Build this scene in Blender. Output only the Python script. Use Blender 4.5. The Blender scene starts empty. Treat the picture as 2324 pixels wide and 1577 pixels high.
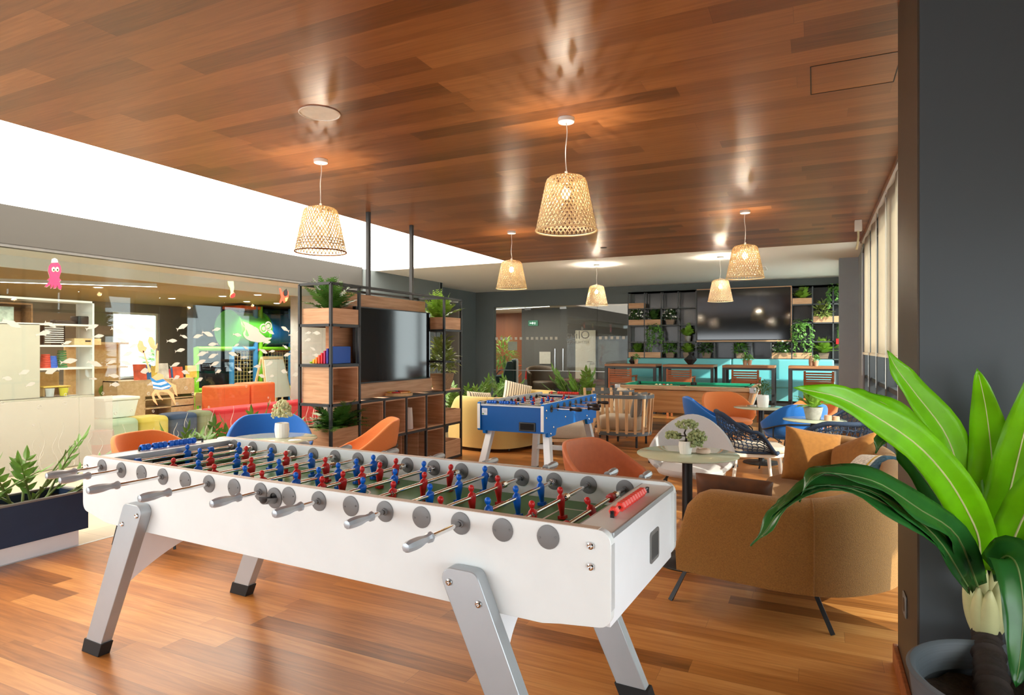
import bpy, bmesh, math, random
from mathutils import Vector as V, Matrix
RND = random.Random(11)
SC = bpy.context.scene
COL = SC.collection
PI = math.pi
rad = math.radians

# ------------------------------------------------------------------ camera and sight lines
CAM_H = 1.45
FPX = 1430.0
YAW = math.atan(686 / 1430.0)
CT, ST = math.cos(YAW), math.sin(YAW)
def ray(px, py):
    a = (px - 1162) / FPX; b = (788.5 - py) / FPX
    return (-ST + CT * a, CT + ST * a, b)
def atD(px, py, d):
    r = ray(px, py); return V((r[0] * d, r[1] * d, CAM_H + r[2] * d))
def atZ(px, py, z):
    r = ray(px, py); t = (z - CAM_H) / r[2]; return V((r[0] * t, r[1] * t, z))
def atX(px, py, x):
    r = ray(px, py); t = x / r[0]; return V((x, r[1] * t, CAM_H + r[2] * t))
def atY(px, py, y):
    r = ray(px, py); t = y / r[1]; return V((r[0] * t, y, CAM_H + r[2] * t))
cam = bpy.data.cameras.new('camera'); camo = bpy.data.objects.new('camera', cam); COL.objects.link(camo)
cam.sensor_width = 36; cam.lens = 36 * FPX / 2324; cam.clip_start = .05
camo.location = (0, 0, CAM_H); camo.rotation_euler = (PI / 2, 0, YAW)
SC.camera = camo

# ------------------------------------------------------------------ materials
def nodes(name):
    m = bpy.data.materials.new(name); m.use_nodes = True
    nt = m.node_tree; p = nt.nodes['Principled BSDF']
    return m, nt, p
def lk(nt, a, b): nt.links.new(a, b)
def nd(nt, t, **k):
    n = nt.nodes.new(t)
    for a, v in k.items(): setattr(n, a, v)
    return n
def lin(c):
    f = lambda u: u / 12.92 if u <= .04045 else ((u + .055) / 1.055) ** 2.4
    return tuple(f(x / 255.) for x in c) + (1,)
def mat(name, col, rough=.5, metal=0, spec=.5, var=.06, vs=12, bump=0, bs=200, sheen=0, coat=0, trans=0, stretch=None):
    """plain procedural surface: base colour with a little noise, optional bump, sheen, coat, translucency"""
    m, nt, p = nodes(name)
    c = lin(col) if max(col) > 1.01 else tuple(col) + (1,)
    tc = nd(nt, 'ShaderNodeTexCoord'); src = tc.outputs['Object']
    if stretch:
        mp = nd(nt, 'ShaderNodeMapping'); mp.inputs['Scale'].default_value = stretch; lk(nt, src, mp.inputs[0]); src = mp.outputs[0]
    nz = nd(nt, 'ShaderNodeTexNoise'); nz.inputs['Scale'].default_value = vs; nz.inputs['Detail'].default_value = 4
    lk(nt, src, nz.inputs['Vector'])
    rp = nd(nt, 'ShaderNodeValToRGB'); e = rp.color_ramp.elements
    e[0].position, e[1].position = .3, .7
    e[0].color = tuple(x * (1 - var) for x in c[:3]) + (1,); e[1].color = tuple(min(1, x * (1 + var)) for x in c[:3]) + (1,)
    lk(nt, nz.outputs[0], rp.inputs[0]); lk(nt, rp.outputs[0], p.inputs['Base Color'])
    p.inputs['Roughness'].default_value = rough; p.inputs['Metallic'].default_value = metal
    p.inputs['Specular IOR Level'].default_value = spec
    if sheen: p.inputs['Sheen Weight'].default_value = sheen
    if coat: p.inputs['Coat Weight'].default_value = coat; p.inputs['Coat Roughness'].default_value = .08
    if bump:
        n2 = nd(nt, 'ShaderNodeTexNoise'); n2.inputs['Scale'].default_value = bs; lk(nt, src, n2.inputs['Vector'])
        b = nd(nt, 'ShaderNodeBump'); b.inputs['Strength'].default_value = bump; b.inputs['Distance'].default_value = .01
        lk(nt, n2.outputs[0], b.inputs['Height']); lk(nt, b.outputs[0], p.inputs['Normal'])
    if trans:
        t = nd(nt, 'ShaderNodeBsdfTranslucent'); lk(nt, rp.outputs[0], t.inputs[0])
        mx = nd(nt, 'ShaderNodeMixShader'); mx.inputs[0].default_value = trans
        lk(nt, p.outputs[0], mx.inputs[1]); lk(nt, t.outputs[0], mx.inputs[2]); lk(nt, mx.outputs[0], nt.nodes['Material Output'].inputs[0])
    return m
def emit(name, col, s):
    m, nt, p = nodes(name); c = lin(col) if max(col) > 1.01 else tuple(col) + (1,)
    p.inputs['Base Color'].default_value = c; p.inputs['Emission Color'].default_value = c; p.inputs['Emission Strength'].default_value = s
    return m
def glass(name, tint=(.93, .965, .95), ior=1.5, rough=.0):
    m, nt, p = nodes(name)
    nt.nodes.remove(p)
    tr = nd(nt, 'ShaderNodeBsdfTransparent'); tr.inputs[0].default_value = tint + (1,)
    gl = nd(nt, 'ShaderNodeBsdfGlossy'); gl.inputs['Roughness'].default_value = rough
    fr = nd(nt, 'ShaderNodeFresnel'); ge = nd(nt, 'ShaderNodeNewGeometry')
    mp = nd(nt, 'ShaderNodeMapRange'); mp.inputs[3].default_value = ior; mp.inputs[4].default_value = 1 / ior   # thin sheet: same reflectance from both sides
    lk(nt, ge.outputs['Backfacing'], mp.inputs[0]); lk(nt, mp.outputs[0], fr.inputs[0])
    mx = nd(nt, 'ShaderNodeMixShader')
    lk(nt, fr.outputs[0], mx.inputs[0]); lk(nt, tr.outputs[0], mx.inputs[1]); lk(nt, gl.outputs[0], mx.inputs[2])
    lk(nt, mx.outputs[0], nt.nodes['Material Output'].inputs[0])
    return m
def frosted(name, col, a, rough=.6):
    """matt film: part see-through, part diffuse"""
    m, nt, p = nodes(name)
    p.inputs['Base Color'].default_value = lin(col); p.inputs['Roughness'].default_value = rough
    tr = nd(nt, 'ShaderNodeBsdfTransparent'); mx = nd(nt, 'ShaderNodeMixShader'); mx.inputs[0].default_value = a
    lk(nt, tr.outputs[0], mx.inputs[1]); lk(nt, p.outputs[0], mx.inputs[2]); lk(nt, mx.outputs[0], nt.nodes['Material Output'].inputs[0])
    return m
def planks(name, cols, L=1.5, W=.12, rough=.35, grain=1.0, gap=.0016, axis=0, spec=.5, aniso=0):
    """boards laid along world X (axis 0) or Y: every board has its own tint and offset, with long grain"""
    m, nt, p = nodes(name)
    geo = nd(nt, 'ShaderNodeNewGeometry'); sp = nd(nt, 'ShaderNodeSeparateXYZ'); lk(nt, geo.outputs['Position'], sp.inputs[0])
    def mth(op, a, b=None):
        n = nd(nt, 'ShaderNodeMath', operation=op)
        for i, x in enumerate((a, b)):
            if x is None: continue
            if isinstance(x, (int, float)): n.inputs[i].default_value = x
            else: lk(nt, x, n.inputs[i])
        return n.outputs[0]
    xs, ys = (sp.outputs[0], sp.outputs[1]) if axis == 0 else (sp.outputs[1], sp.outputs[0])
    yw = mth('DIVIDE', ys, W); row = mth('FLOOR', yw); fy = mth('FRACT', yw)
    wn = nd(nt, 'ShaderNodeTexWhiteNoise', noise_dimensions='1D'); lk(nt, row, wn.inputs['W'])
    ln = mth('ADD', mth('DIVIDE', xs, L), mth('MULTIPLY', wn.outputs[0], 9.7))
    colm = mth('FLOOR', ln); fx = mth('FRACT', ln)
    cb = nd(nt, 'ShaderNodeCombineXYZ'); lk(nt, row, cb.inputs[0]); lk(nt, colm, cb.inputs[1])
    w2 = nd(nt, 'ShaderNodeTexWhiteNoise', noise_dimensions='2D'); lk(nt, cb.outputs[0], w2.inputs['Vector'])
    # grain
    off = nd(nt, 'ShaderNodeCombineXYZ')
    lk(nt, mth('MULTIPLY', xs, 1.6), off.inputs[0]); lk(nt, mth('MULTIPLY', ys, 26.0), off.inputs[1]); lk(nt, mth('MULTIPLY', w2.outputs[0], 40.0), off.inputs[2])
    nz = nd(nt, 'ShaderNodeTexNoise'); nz.inputs['Scale'].default_value = 1.5; nz.inputs['Detail'].default_value = 7; nz.inputs['Distortion'].default_value = .9
    lk(nt, off.outputs[0], nz.inputs['Vector'])
    t = mth('ADD', mth('MULTIPLY', w2.outputs[0], .72), mth('MULTIPLY', mth('SUBTRACT', nz.outputs[0], .5), 1.0 * grain))
    t = mth('ADD', t, .14)
    rp = nd(nt, 'ShaderNodeValToRGB'); e = rp.color_ramp.elements
    while len(e) < len(cols): e.new(.5)
    for i, c in enumerate(cols): e[i].position = i / (len(cols) - 1); e[i].color = lin(c)
    lk(nt, t, rp.inputs[0])
    # joints
    g = gap / W
    j1 = mth('LESS_THAN', fy, g); j2 = mth('LESS_THAN', fx, gap / L); j = mth('MAXIMUM', j1, j2)
    mx = nd(nt, 'ShaderNodeMix', data_type='RGBA'); lk(nt, mth('MULTIPLY', j, .55), mx.inputs[0]); lk(nt, rp.outputs[0], mx.inputs[6]); mx.inputs[7].default_value = lin((50, 25, 12))
    lk(nt, mx.outputs[2], p.inputs['Base Color'])
    p.inputs['Roughness'].default_value = rough; p.inputs['Specular IOR Level'].default_value = spec
    b = nd(nt, 'ShaderNodeBump'); b.inputs['Strength'].default_value = .08; b.inputs['Distance'].default_value = .004
    lk(nt, mth('SUBTRACT', nz.outputs[0], mth('MULTIPLY', j, .8)), b.inputs['Height']); lk(nt, b.outputs[0], p.inputs['Normal'])
    return m
def wood(name, c1, c2, axis=0, rough=.5, sc=1.0, spec=.35):
    """furniture veneer with grain along a local axis"""
    m, nt, p = nodes(name)
    tc = nd(nt, 'ShaderNodeTexCoord'); mp = nd(nt, 'ShaderNodeMapping'); s = [2.2 * sc, 2.2 * sc, 34 * sc] if axis == 'h' else [34 * sc] * 3
    if axis != 'h': s[axis] = 2.2 * sc
    mp.inputs['Scale'].default_value = s; lk(nt, tc.outputs['Object'], mp.inputs[0])
    nz = nd(nt, 'ShaderNodeTexNoise'); nz.inputs['Scale'].default_value = 1.2; nz.inputs['Detail'].default_value = 6; nz.inputs['Distortion'].default_value = .7
    lk(nt, mp.outputs[0], nz.inputs['Vector'])
    rp = nd(nt, 'ShaderNodeValToRGB'); e = rp.color_ramp.elements
    e[0].position, e[1].position = .3, .7; e[0].color = lin(c1); e[1].color = lin(c2)
    lk(nt, nz.outputs[0], rp.inputs[0]); lk(nt, rp.outputs[0], p.inputs['Base Color'])
    p.inputs['Roughness'].default_value = rough; p.inputs['Specular IOR Level'].default_value = spec
    return m

# ------------------------------------------------------------------ mesh builder
def frame_for(d):
    d = d.normalized(); a = V((0, 0, 1)) if abs(d.z) < .9 else V((1, 0, 0))
    u = d.cross(a).normalized(); return u, d.cross(u).normalized()
class B:
    def __init__(s): s.bm = bmesh.new()
    def face(s, vs):
        try: return s.bm.faces.new(vs)
        except ValueError: return None
    def box(s, x0, x1, y0, y1, z0, z1):
        v = [s.bm.verts.new((x, y, z)) for x in (x0, x1) for y in (y0, y1) for z in (z0, z1)]
        for f in ((0, 1, 3, 2), (4, 6, 7, 5), (0, 4, 5, 1), (2, 3, 7, 6), (0, 2, 6, 4), (1, 5, 7, 3)): s.face([v[i] for i in f])
        return s
    def hexa(s, a, b):
        """solid between two quads of corner points"""
        v = [s.bm.verts.new(p) for p in a] + [s.bm.verts.new(p) for p in b]
        s.face(v[3::-1]); s.face(v[4:])
        for i in range(4): j = (i + 1) % 4; s.face((v[i], v[j], v[j + 4], v[i + 4]))
        return s
    def ring(s, c, u, w, r, n, ph=0):
        return [s.bm.verts.new(c + u * (r * math.cos(ph + 2 * PI * k / n)) + w * (r * math.sin(ph + 2 * PI * k / n))) for k in range(n)]
    def cyl(s, p0, p1, r0, r1=None, n=16, cap=True):
        p0, p1 = V(p0), V(p1); r1 = r0 if r1 is None else r1
        u, w = frame_for(p1 - p0)
        a, b = s.ring(p0, u, w, r0, n), s.ring(p1, u, w, r1, n)
        for k in range(n): j = (k + 1) % n; s.face((a[k], a[j], b[j], b[k]))
        if cap: s.face(a[::-1]); s.face(b)
        return s
    def tube(s, pts, r, n=8, closed=False, cap=True):
        pts = [V(p) for p in pts]; N = len(pts); rs = r if isinstance(r, (list, tuple)) else [r] * N
        rings = []; u = None
        for i, p in enumerate(pts):
            a = pts[i - 1] if (i or closed) else p; b = pts[(i + 1) % N] if (i < N - 1 or closed) else p
            d = (b - a)
            if d.length < 1e-9: d = V((0, 0, 1))
            d.normalize()
            if u is None: u, _ = frame_for(d)
            u = (u - d * u.dot(d)).normalized(); w = d.cross(u)
            rings.append(s.ring(p, u, w, rs[i], n))
        M = N if closed else N - 1
        for i in range(M):
            a, b = rings[i], rings[(i + 1) % N]
            for k in range(n): j = (k + 1) % n; s.face((a[k], a[j], b[j], b[k]))
        if cap and not closed: s.face(rings[0][::-1]); s.face(rings[-1])
        return s
    def lathe(s, prof, n=24, c=(0, 0, 0), d=(0, 0, 1), capb=True, capt=True):
        c = V(c); d = V(d).normalized(); u, w = (V((1, 0, 0)), V((0, 1, 0))) if abs(d.z) > .99 and d.z > 0 else frame_for(d)
        if u.cross(w).dot(d) < 0: w = -w
        rr = [s.ring(c + d * z, u, w, max(r, 1e-4), n) for r, z in prof]
        for a, b in zip(rr, rr[1:]):
            for k in range(n): j = (k + 1) % n; s.face((a[k], a[j], b[j], b[k]))
        if capb: s.face(rr[0][::-1])
        if capt: s.face(rr[-1])
        return s
    def prism(s, poly, axis, a, b):
        """polygon of 2-d points extruded along axis from a to b (x: (y,z), y: (x,z), z: (x,y))"""
        def P(p, t): return {'x': (t, p[0], p[1]), 'y': (p[0], t, p[1]), 'z': (p[0], p[1], t)}[axis]
        va = [s.bm.verts.new(P(p, a)) for p in poly]; vb = [s.bm.verts.new(P(p, b)) for p in poly]
        n = len(poly); s.face(va[::-1]); s.face(vb)
        for i in range(n): j = (i + 1) % n; s.face((va[i], va[j], vb[j], vb[i]))
        return s
    def sph(s, c, r, nu=12, nv=8, sc=(1, 1, 1)):
        c = V(c); prof = [(math.sin(PI * k / nv), -math.cos(PI * k / nv)) for k in range(1, nv)]
        rows = [[s.bm.verts.new((c.x + sc[0] * r * a * math.cos(2 * PI * i / nu), c.y + sc[1] * r * a * math.sin(2 * PI * i / nu), c.z + sc[2] * r * z)) for i in range(nu)] for a, z in prof]
        b, t = s.bm.verts.new((c.x, c.y, c.z - sc[2] * r)), s.bm.verts.new((c.x, c.y, c.z + sc[2] * r))
        for i in range(nu): j = (i + 1) % nu; s.face((b, rows[0][j], rows[0][i])); s.face((t, rows[-1][i], rows[-1][j]))
        for q, w in zip(rows, rows[1:]):
            for i in range(nu): j = (i + 1) % nu; s.face((q[i], q[j], w[j], w[i]))
        return s
    def grid(s, f, nu, nv, cu=False, cv=False):
        vs = [[s.bm.verts.new(f(i / (nu if cu else nu - 1), j / (nv if cv else nv - 1))) for j in range(nv)] for i in range(nu)]
        for i in range(nu if cu else nu - 1):
            for j in range(nv if cv else nv - 1):
                a, b = (i + 1) % nu, (j + 1) % nv
                s.face((vs[i][j], vs[a][j], vs[a][b], vs[i][b]))
        return s
    def leaf(s, p, d, nrm, L, W, curl=.0, segs=3, fold=.12):
        """pointed leaf from p along d; nrm = upper side"""
        d = d.normalized(); side = d.cross(nrm)
        if side.length < 1e-5: side = d.orthogonal()
        side.normalize(); up = side.cross(d).normalized()
        prev = None
        for k in range(segs + 1):
            t = k / segs; w = W * .5 * math.sin(PI * min(1, .12 + .88 * t) ** .8) if k < segs else 0
            c = p + d * (L * t) - up * (curl * L * t * t)
            if k == 0: w = W * .14
            if k == segs: cur = [s.bm.verts.new(c)]
            else: cur = [s.bm.verts.new(c + side * w + up * (w * fold * 2)), s.bm.verts.new(c), s.bm.verts.new(c - side * w + up * (w * fold * 2))]
            if prev:
                if k == segs: s.face((prev[0], prev[1], cur[0])); s.face((prev[1], prev[2], cur[0]))
                else: s.face((prev[0], prev[1], cur[1], cur[0])); s.face((prev[1], prev[2], cur[2], cur[1]))
            prev = cur
        return s
    def pillow(s, w, h, t, n=14, M=None, pinch=.06):
        """soft cushion, w x h face, t thick, in local XZ facing Y"""
        M = M or Matrix()
        vs = {}
        for sg in (1, -1):
            for i in range(n + 1):
                for j in range(n + 1):
                    u, v = -1 + 2 * i / n, -1 + 2 * j / n
                    if sg < 0 and (i in (0, n) or j in (0, n)): vs[(sg, i, j)] = vs[(1, i, j)]; continue
                    th = (max(0, 1 - u ** 4) * max(0, 1 - v ** 4)) ** .55
                    k = 1 - pinch * (1 - abs(u) ** 2.5) * (abs(v) ** 3); l = 1 - pinch * (1 - abs(v) ** 2.5) * (abs(u) ** 3)
                    vs[(sg, i, j)] = s.bm.verts.new(M @ V((u * w / 2 * l, sg * t / 2 * th, v * h / 2 * k)))
            for i in range(n):
                for j in range(n):
                    q = [vs[(sg, i, j)], vs[(sg, i + 1, j)], vs[(sg, i + 1, j + 1)], vs[(sg, i, j + 1)]]
                    s.face(q[::-1] if sg > 0 else q)
        return s
    def move(s, M, start=0):
        s.bm.verts.ensure_lookup_table()
        for v in s.bm.verts[start:]: v.co = M @ v.co
        return s
    def mesh(s, name, smooth=40, weld=0):
        if weld: bmesh.ops.remove_doubles(s.bm, verts=s.bm.verts, dist=weld)
        bmesh.ops.recalc_face_normals(s.bm, faces=s.bm.faces)
        me = bpy.data.meshes.new(name); s.bm.to_mesh(me); s.bm.free()
        if smooth:
            me.polygons.foreach_set('use_smooth', [True] * len(me.polygons))
            if smooth < 180: me.set_sharp_from_angle(angle=rad(smooth))
        return me
    def obj(s, name, m, parent=None, bev=0, sub=0, solid=0, smooth=40, seg=2, loc=None, rot=None):
        return put(name, s.mesh(name, smooth), m, parent, bev, sub, solid, seg, loc, rot)
def put(name, me, m, parent=None, bev=0, sub=0, solid=0, seg=2, loc=None, rot=None):
    o = bpy.data.objects.new(name, me); COL.objects.link(o)
    if m and not me.materials: me.materials.append(m)
    if parent: o.parent = parent
    if loc is not None: o.location = loc
    if rot is not None: o.rotation_euler = rot
    if solid: k = o.modifiers.new('thick', 'SOLIDIFY'); k.thickness = solid; k.offset = 0
    if bev: k = o.modifiers.new('bevel', 'BEVEL'); k.width = bev; k.segments = seg; k.limit_method = 'ANGLE'; k.angle_limit = rad(40); k.harden_normals = False
    if sub: k = o.modifiers.new('soft', 'SUBSURF'); k.levels = sub; k.render_levels = sub
    return o
def tag(o, label=None, cat=None, group=None, kind=None):
    if label: o['label'] = label
    if cat: o['category'] = cat
    if group: o['group'] = group
    if kind: o['kind'] = kind
    return o
def thing(name, label, cat, loc=(0, 0, 0), rz=0, group=None):
    o = bpy.data.objects.new(name, None); COL.objects.link(o); o.empty_display_size = .1
    o.location = loc; o.rotation_euler = (0, 0, rz)
    return tag(o, label, cat, group)
def struct(o): o['kind'] = 'structure'; return o
def dup(root, loc, rz=0, label=None, group=None, scale=None):
    """copy of a thing with copies of its parts and sub-parts"""
    def cp(o, par):
        c = o.copy(); COL.objects.link(c)
        if par: c.parent = par
        for ch in o.children: cp(ch, c)
        return c
    r = cp(root, None); r.location = loc; r.rotation_euler = (0, 0, rz)
    if scale: r.scale = (scale,) * 3
    if label: r['label'] = label
    if group: r['group'] = group
    return r
def recolor(root, table):
    """give a copied thing its own upholstery: {part name: material}"""
    for ch in root.children_recursive:
        k = ch.name.split('.')[0]
        if k in table: ch.data = ch.data.copy(); ch.data.materials.clear(); ch.data.materials.append(table[k])
def text_mesh(s, size, depth=.002, align='CENTER'):
    cu = bpy.data.curves.new('lettering', 'FONT'); cu.body = s; cu.size = size; cu.extrude = depth / 2; cu.align_x = align; cu.align_y = 'CENTER'; cu.resolution_u = 3
    o = bpy.data.objects.new('lettering', cu); COL.objects.link(o)
    dg = bpy.context.evaluated_depsgraph_get(); me = bpy.data.meshes.new_from_object(o.evaluated_get(dg))
    bpy.data.objects.remove(o); bpy.data.curves.remove(cu)
    return me
def roundpoly(pts, rs, n=5):
    """polygon with rounded corners; rs radius per corner"""
    out = []; N = len(pts)
    for i, p in enumerate(pts):
        r = rs[i] if isinstance(rs, (list, tuple)) else rs
        p = V((p[0], p[1])); a = V(pts[i - 1]) - p; b = V(pts[(i + 1) % N]) - p
        if r <= 0: out.append((p.x, p.y)); continue
        a.normalize(); b.normalize(); half = a.angle(b) / 2; dd = r / math.tan(half)
        c = p + (a + b).normalized() * (r / math.sin(half))
        s0 = (p + a * dd) - c; s1 = (p + b * dd) - c
        a0 = math.atan2(s0.y, s0.x); a1 = math.atan2(s1.y, s1.x); da = (a1 - a0 + PI) % (2 * PI) - PI
        for k in range(n + 1): t = a0 + da * k / n; out.append((c.x + r * math.cos(t), c.y + r * math.sin(t)))
    return out
def bez(pts, n):
    """smooth curve through points (Catmull-Rom), n samples"""
    P = [V(p) for p in pts]; P = [P[0] * 2 - P[1]] + P + [P[-1] * 2 - P[-2]]; out = []; S = len(P) - 3
    for k in range(n):
        t = k / (n - 1) * S; i = min(int(t), S - 1); t -= i; a, b, c, d = P[i:i + 4]
        out.append(.5 * ((2 * b) + (c - a) * t + (2 * a - 5 * b + 4 * c - d) * t * t + (3 * b - a - 3 * c + d) * t ** 3))
    return out
# ------------------------------------------------------------------ palette
FLOORW = planks('floor_boards', [(118, 72, 33), (158, 99, 47), (186, 122, 62), (208, 149, 85)], 1.3, .125, rough=.3, spec=.5)
CEILW = planks('ceiling_boards', [(100, 57, 24), (134, 79, 37), (156, 96, 49), (180, 118, 66)], 1.9, .165, rough=.33, spec=.85, grain=.8)
TILE = planks('beige_tiles', [(172, 158, 136), (190, 176, 152)], 1.2, .6, rough=.35, gap=.003)
DARKWALL = mat('dark_grey_paint', (104, 113, 115), .62, var=.03, vs=3)
BEAM = mat('taupe_grey_paint', (62, 60, 56), .6, var=.03, vs=3)
PIER = mat('pier_paint', (70, 76, 80), .6, var=.03, vs=3)
PIERSIDE = mat('pier_bronze_cladding', (70, 58, 46), .45, var=.05)
WHITEC = mat('white_ceiling_paint', (236, 236, 234), .8, var=.01)
GREYCOL = mat('light_grey_plaster', (150, 158, 166), .6, var=.02)
LUM = emit('luminous_ceiling_membrane', (255, 246, 232), 4.2)
GLASS = glass('clear_glass')
FILM = frosted('frosted_film', (206, 204, 194), .85)
FILM2 = frosted('frosted_film_light', (186, 184, 174), .4)
STEEL = mat('brushed_aluminium', (196, 200, 202), .35, metal=.9, var=.03, stretch=(2, 60, 60))
ALU = mat('silver_grey_aluminium', (176, 182, 186), .42, metal=.55, var=.02)
ALUW = mat('pale_aluminium_legs', (214, 218, 220), .4, metal=.3, var=.02)
CHROME = mat('polished_chrome', (225, 225, 225), .08, metal=1, var=.01)
BLACKM = mat('black_powder_coat', (26, 27, 29), .45, var=.05)
CHARM = mat('charcoal_metal_frame', (44, 47, 50), .45, var=.05)
BLACKP = mat('black_plastic', (18, 18, 20), .35, var=.04)
SCREEN = mat('black_glossy_screen', (10, 10, 12), .07, var=.02, spec=.7)
SOIL = mat('potting_soil', (52, 38, 28), .95, var=.4, vs=60, bump=.6, bs=90)
LAMW = mat('white_laminate', (230, 235, 234), .32, var=.015)
LAMWC = mat('cool_white_panel', (240, 243, 247), .35, var=.01)
CREAM = mat('cream_edge_band', (196, 176, 158), .5, var=.05)
GREENF = mat('green_playfield', (70, 128, 60), .4, var=.05)
WLINE = mat('white_field_line', (230, 232, 226), .5, var=.02)
GREYP = mat('grey_plastic', (118, 118, 118), .45, var=.03)
SILVP = mat('silver_plastic_grip', (170, 176, 182), .3, metal=.35, var=.02)
REDP = mat('red_plastic', (206, 34, 34), .32, var=.04)
REDB = mat('bright_red_plastic', (240, 66, 54), .3, var=.04)
BLUEP = mat('blue_plastic', (0, 102, 214), .32, var=.04)
BLUELAM = mat('blue_laminate', (0, 120, 214), .35, var=.02, spec=.25)
BLUEEND = mat('deep_blue_laminate', (0, 88, 168), .4, var=.02, spec=.25)
RUB = mat('black_rubber', (18, 18, 18), .7, var=.05)
VENEER = wood('light_oak_veneer', (190, 144, 106), (220, 176, 138), 'h', .5, .9)
VENEERZ = wood('light_oak_veneer_short', (190, 144, 106), (220, 176, 138), 'h', .5, .9)
VENIN = wood('oak_veneer_inside', (154, 108, 74), (186, 138, 100), 'h', .55, .9)
POOLW = wood('pool_table_oak', (176, 128, 84), (206, 160, 112), 0, .45, .5)
TEAK = wood('teak_slats', (128, 68, 36), (168, 98, 56), 0, .45, 1)
TABW = wood('walnut_table_top', (138, 92, 60), (172, 122, 84), 0, .45, .7)
ASH = wood('ash_slats', (214, 172, 124), (236, 202, 160), 2, .5, .7)
PLY = wood('birch_plywood', (196, 168, 126), (218, 194, 156), 0, .55, .5)
PINE = wood('pine_wood', (214, 178, 124), (230, 198, 150), 0, .55, .5)
MUST = mat('mustard_woven_fabric', (152, 106, 46), .9, var=.2, vs=160, sheen=.12, bump=.5, bs=260)
MUSTP = mat('caramel_cushion_fabric', (150, 98, 40), .92, var=.1, vs=40, sheen=.1, bump=.2, bs=300)
MUSTL = mat('light_caramel_cushion_fabric', (190, 146, 90), .92, var=.08, vs=40, sheen=.1, bump=.2, bs=300)
VELV = mat('brown_velvet', (84, 44, 10), .65, var=.45, vs=9)
YELF = mat('pale_yellow_fabric', (206, 180, 110), .9, var=.05, vs=120, sheen=.2)
ORF = mat('orange_wool', (218, 128, 66), .85, var=.05, vs=200, sheen=.12)
TERF = mat('terracotta_leather', (186, 102, 58), .55, var=.06, vs=30, sheen=.1)
BLF = mat('royal_blue_wool', (12, 100, 182), .85, var=.06, vs=200, sheen=.3)
GRF = mat('pale_grey_wool', (196, 194, 194), .88, var=.04, vs=200, sheen=.2)
BEIF = mat('beige_canvas', (196, 184, 164), .9, var=.04, vs=80, sheen=.1)
GREYF = mat('grey_cushion_fabric', (132, 132, 130), .9, var=.06, vs=80)
ROPE = mat('navy_rope', (38, 54, 78), .8, var=.15, vs=120, bump=.3, bs=160)
WWOOD = mat('whitewashed_wood', (232, 220, 204), .5, var=.03)
TEAL = mat('turquoise_leather', (108, 186, 192), .5, var=.03, vs=4)
TTOP = mat('sage_glass_top', (188, 194, 168), .06, var=.01, spec=.6)
WHITEC2 = mat('white_ceramic', (236, 234, 228), .3, var=.02)
CONC = mat('concrete_pot', (150, 146, 138), .8, var=.14, vs=25, bump=.2, bs=40)
TERRA = mat('clay_pot', (190, 150, 122), .8, var=.06)
BLKCER = mat('matt_black_ceramic', (28, 28, 32), .5, var=.04)
ANTH = mat('anthracite_planter', (40, 58, 86), .5, var=.04, spec=.25)
POTG = mat('slate_grey_pot', (92, 100, 106), .5, var=.1, vs=6, stretch=(1, 1, 30))
def leafmat(n, c1, tr=.25, var=.25, rough=.4): return mat(n, c1, rough, var=var, vs=9, trans=tr)
FERN = leafmat('fern_green', (104, 150, 50)); FERND = leafmat('deep_fern_green', (78, 124, 50)); FERNB = leafmat('bright_fern_green', (140, 180, 64))
ZZ = leafmat('glossy_zz_green', (92, 132, 54), .12, .4, .28); BUSH = leafmat('leaf_green', (104, 156, 58)); BUSHD = leafmat('dark_leaf_green', (70, 108, 48))
VARI = leafmat('variegated_leaf', (142, 158, 84), .2, .45); IVY = leafmat('ivy_green', (108, 156, 74)); SAGE = mat('sage_bonsai_foliage', (150, 160, 112), .85, var=.25, vs=30)
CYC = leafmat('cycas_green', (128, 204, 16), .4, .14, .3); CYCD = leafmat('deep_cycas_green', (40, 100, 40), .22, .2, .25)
STEM = mat('green_stem', (96, 116, 58), .6, var=.1); SHEATH = mat('pale_leaf_sheath', (198, 196, 142), .5, var=.08); BARK = mat('dark_bark', (42, 32, 26), .85, var=.4, vs=22, bump=.7, bs=30)
FLOW = mat('white_petals', (238, 238, 230), .6, var=.03)
BAMB = mat('bamboo_weave', (250, 236, 204), .7, var=.06, vs=30, trans=.7)
BAMD = mat('bamboo_weave_brown', (150, 108, 66), .7, var=.1, vs=30, trans=.3)
BULB = emit('warm_bulb', (255, 214, 150), 30)
LEDL = emit('white_led_line', (255, 250, 240), 8)
WHITEP = mat('white_plastic', (234, 234, 230), .4, var=.02)
BLIND = mat('cream_blind_fabric', (222, 212, 196), .85, var=.02, trans=.55)
FELT = mat('green_billiard_cloth', (16, 132, 102), .95, var=.06, vs=150)
KIDW = mat('greige_laminate', (206, 200, 186), .5, var=.02)
KIDWALL = mat('playroom_wall_paint', (128, 122, 112), .8, var=.03)

# ------------------------------------------------------------------ the shell
ZC = 3.0; XL = -8.05; XG = -5.0; YE = 10.5; YB = 15.6
def slab(name, m, x0, x1, y0, y1, z0, z1, bev=0):
    return struct(B().box(x0, x1, y0, y1, z0, z1).obj(name, m, bev=bev, smooth=0))
slab('floor', FLOORW, -4.85, 1.3, -3, YB, -.08, 0)
slab('floor_tiles', TILE, -8.75, -4.87, -3, YB, -.08, 0)
slab('trim_1', STEEL, -4.87, -4.85, -3, YB, -.08, .002)
slab('ceiling', CEILW, XG, .6, -1.2, YE, ZC, ZC + .06)
slab('ceiling_luminous', LUM, XL, XG - .005, -1.2, 10.32, ZC + .03, ZC + .06)
slab('ceiling_white', WHITEC, -8.75, 1.2, YE, YB + .1, ZC, ZC + .06)
slab('ceiling_white_edge', WHITEC, -8.75, XG, 10.32, YE, ZC, ZC + .06)
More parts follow.
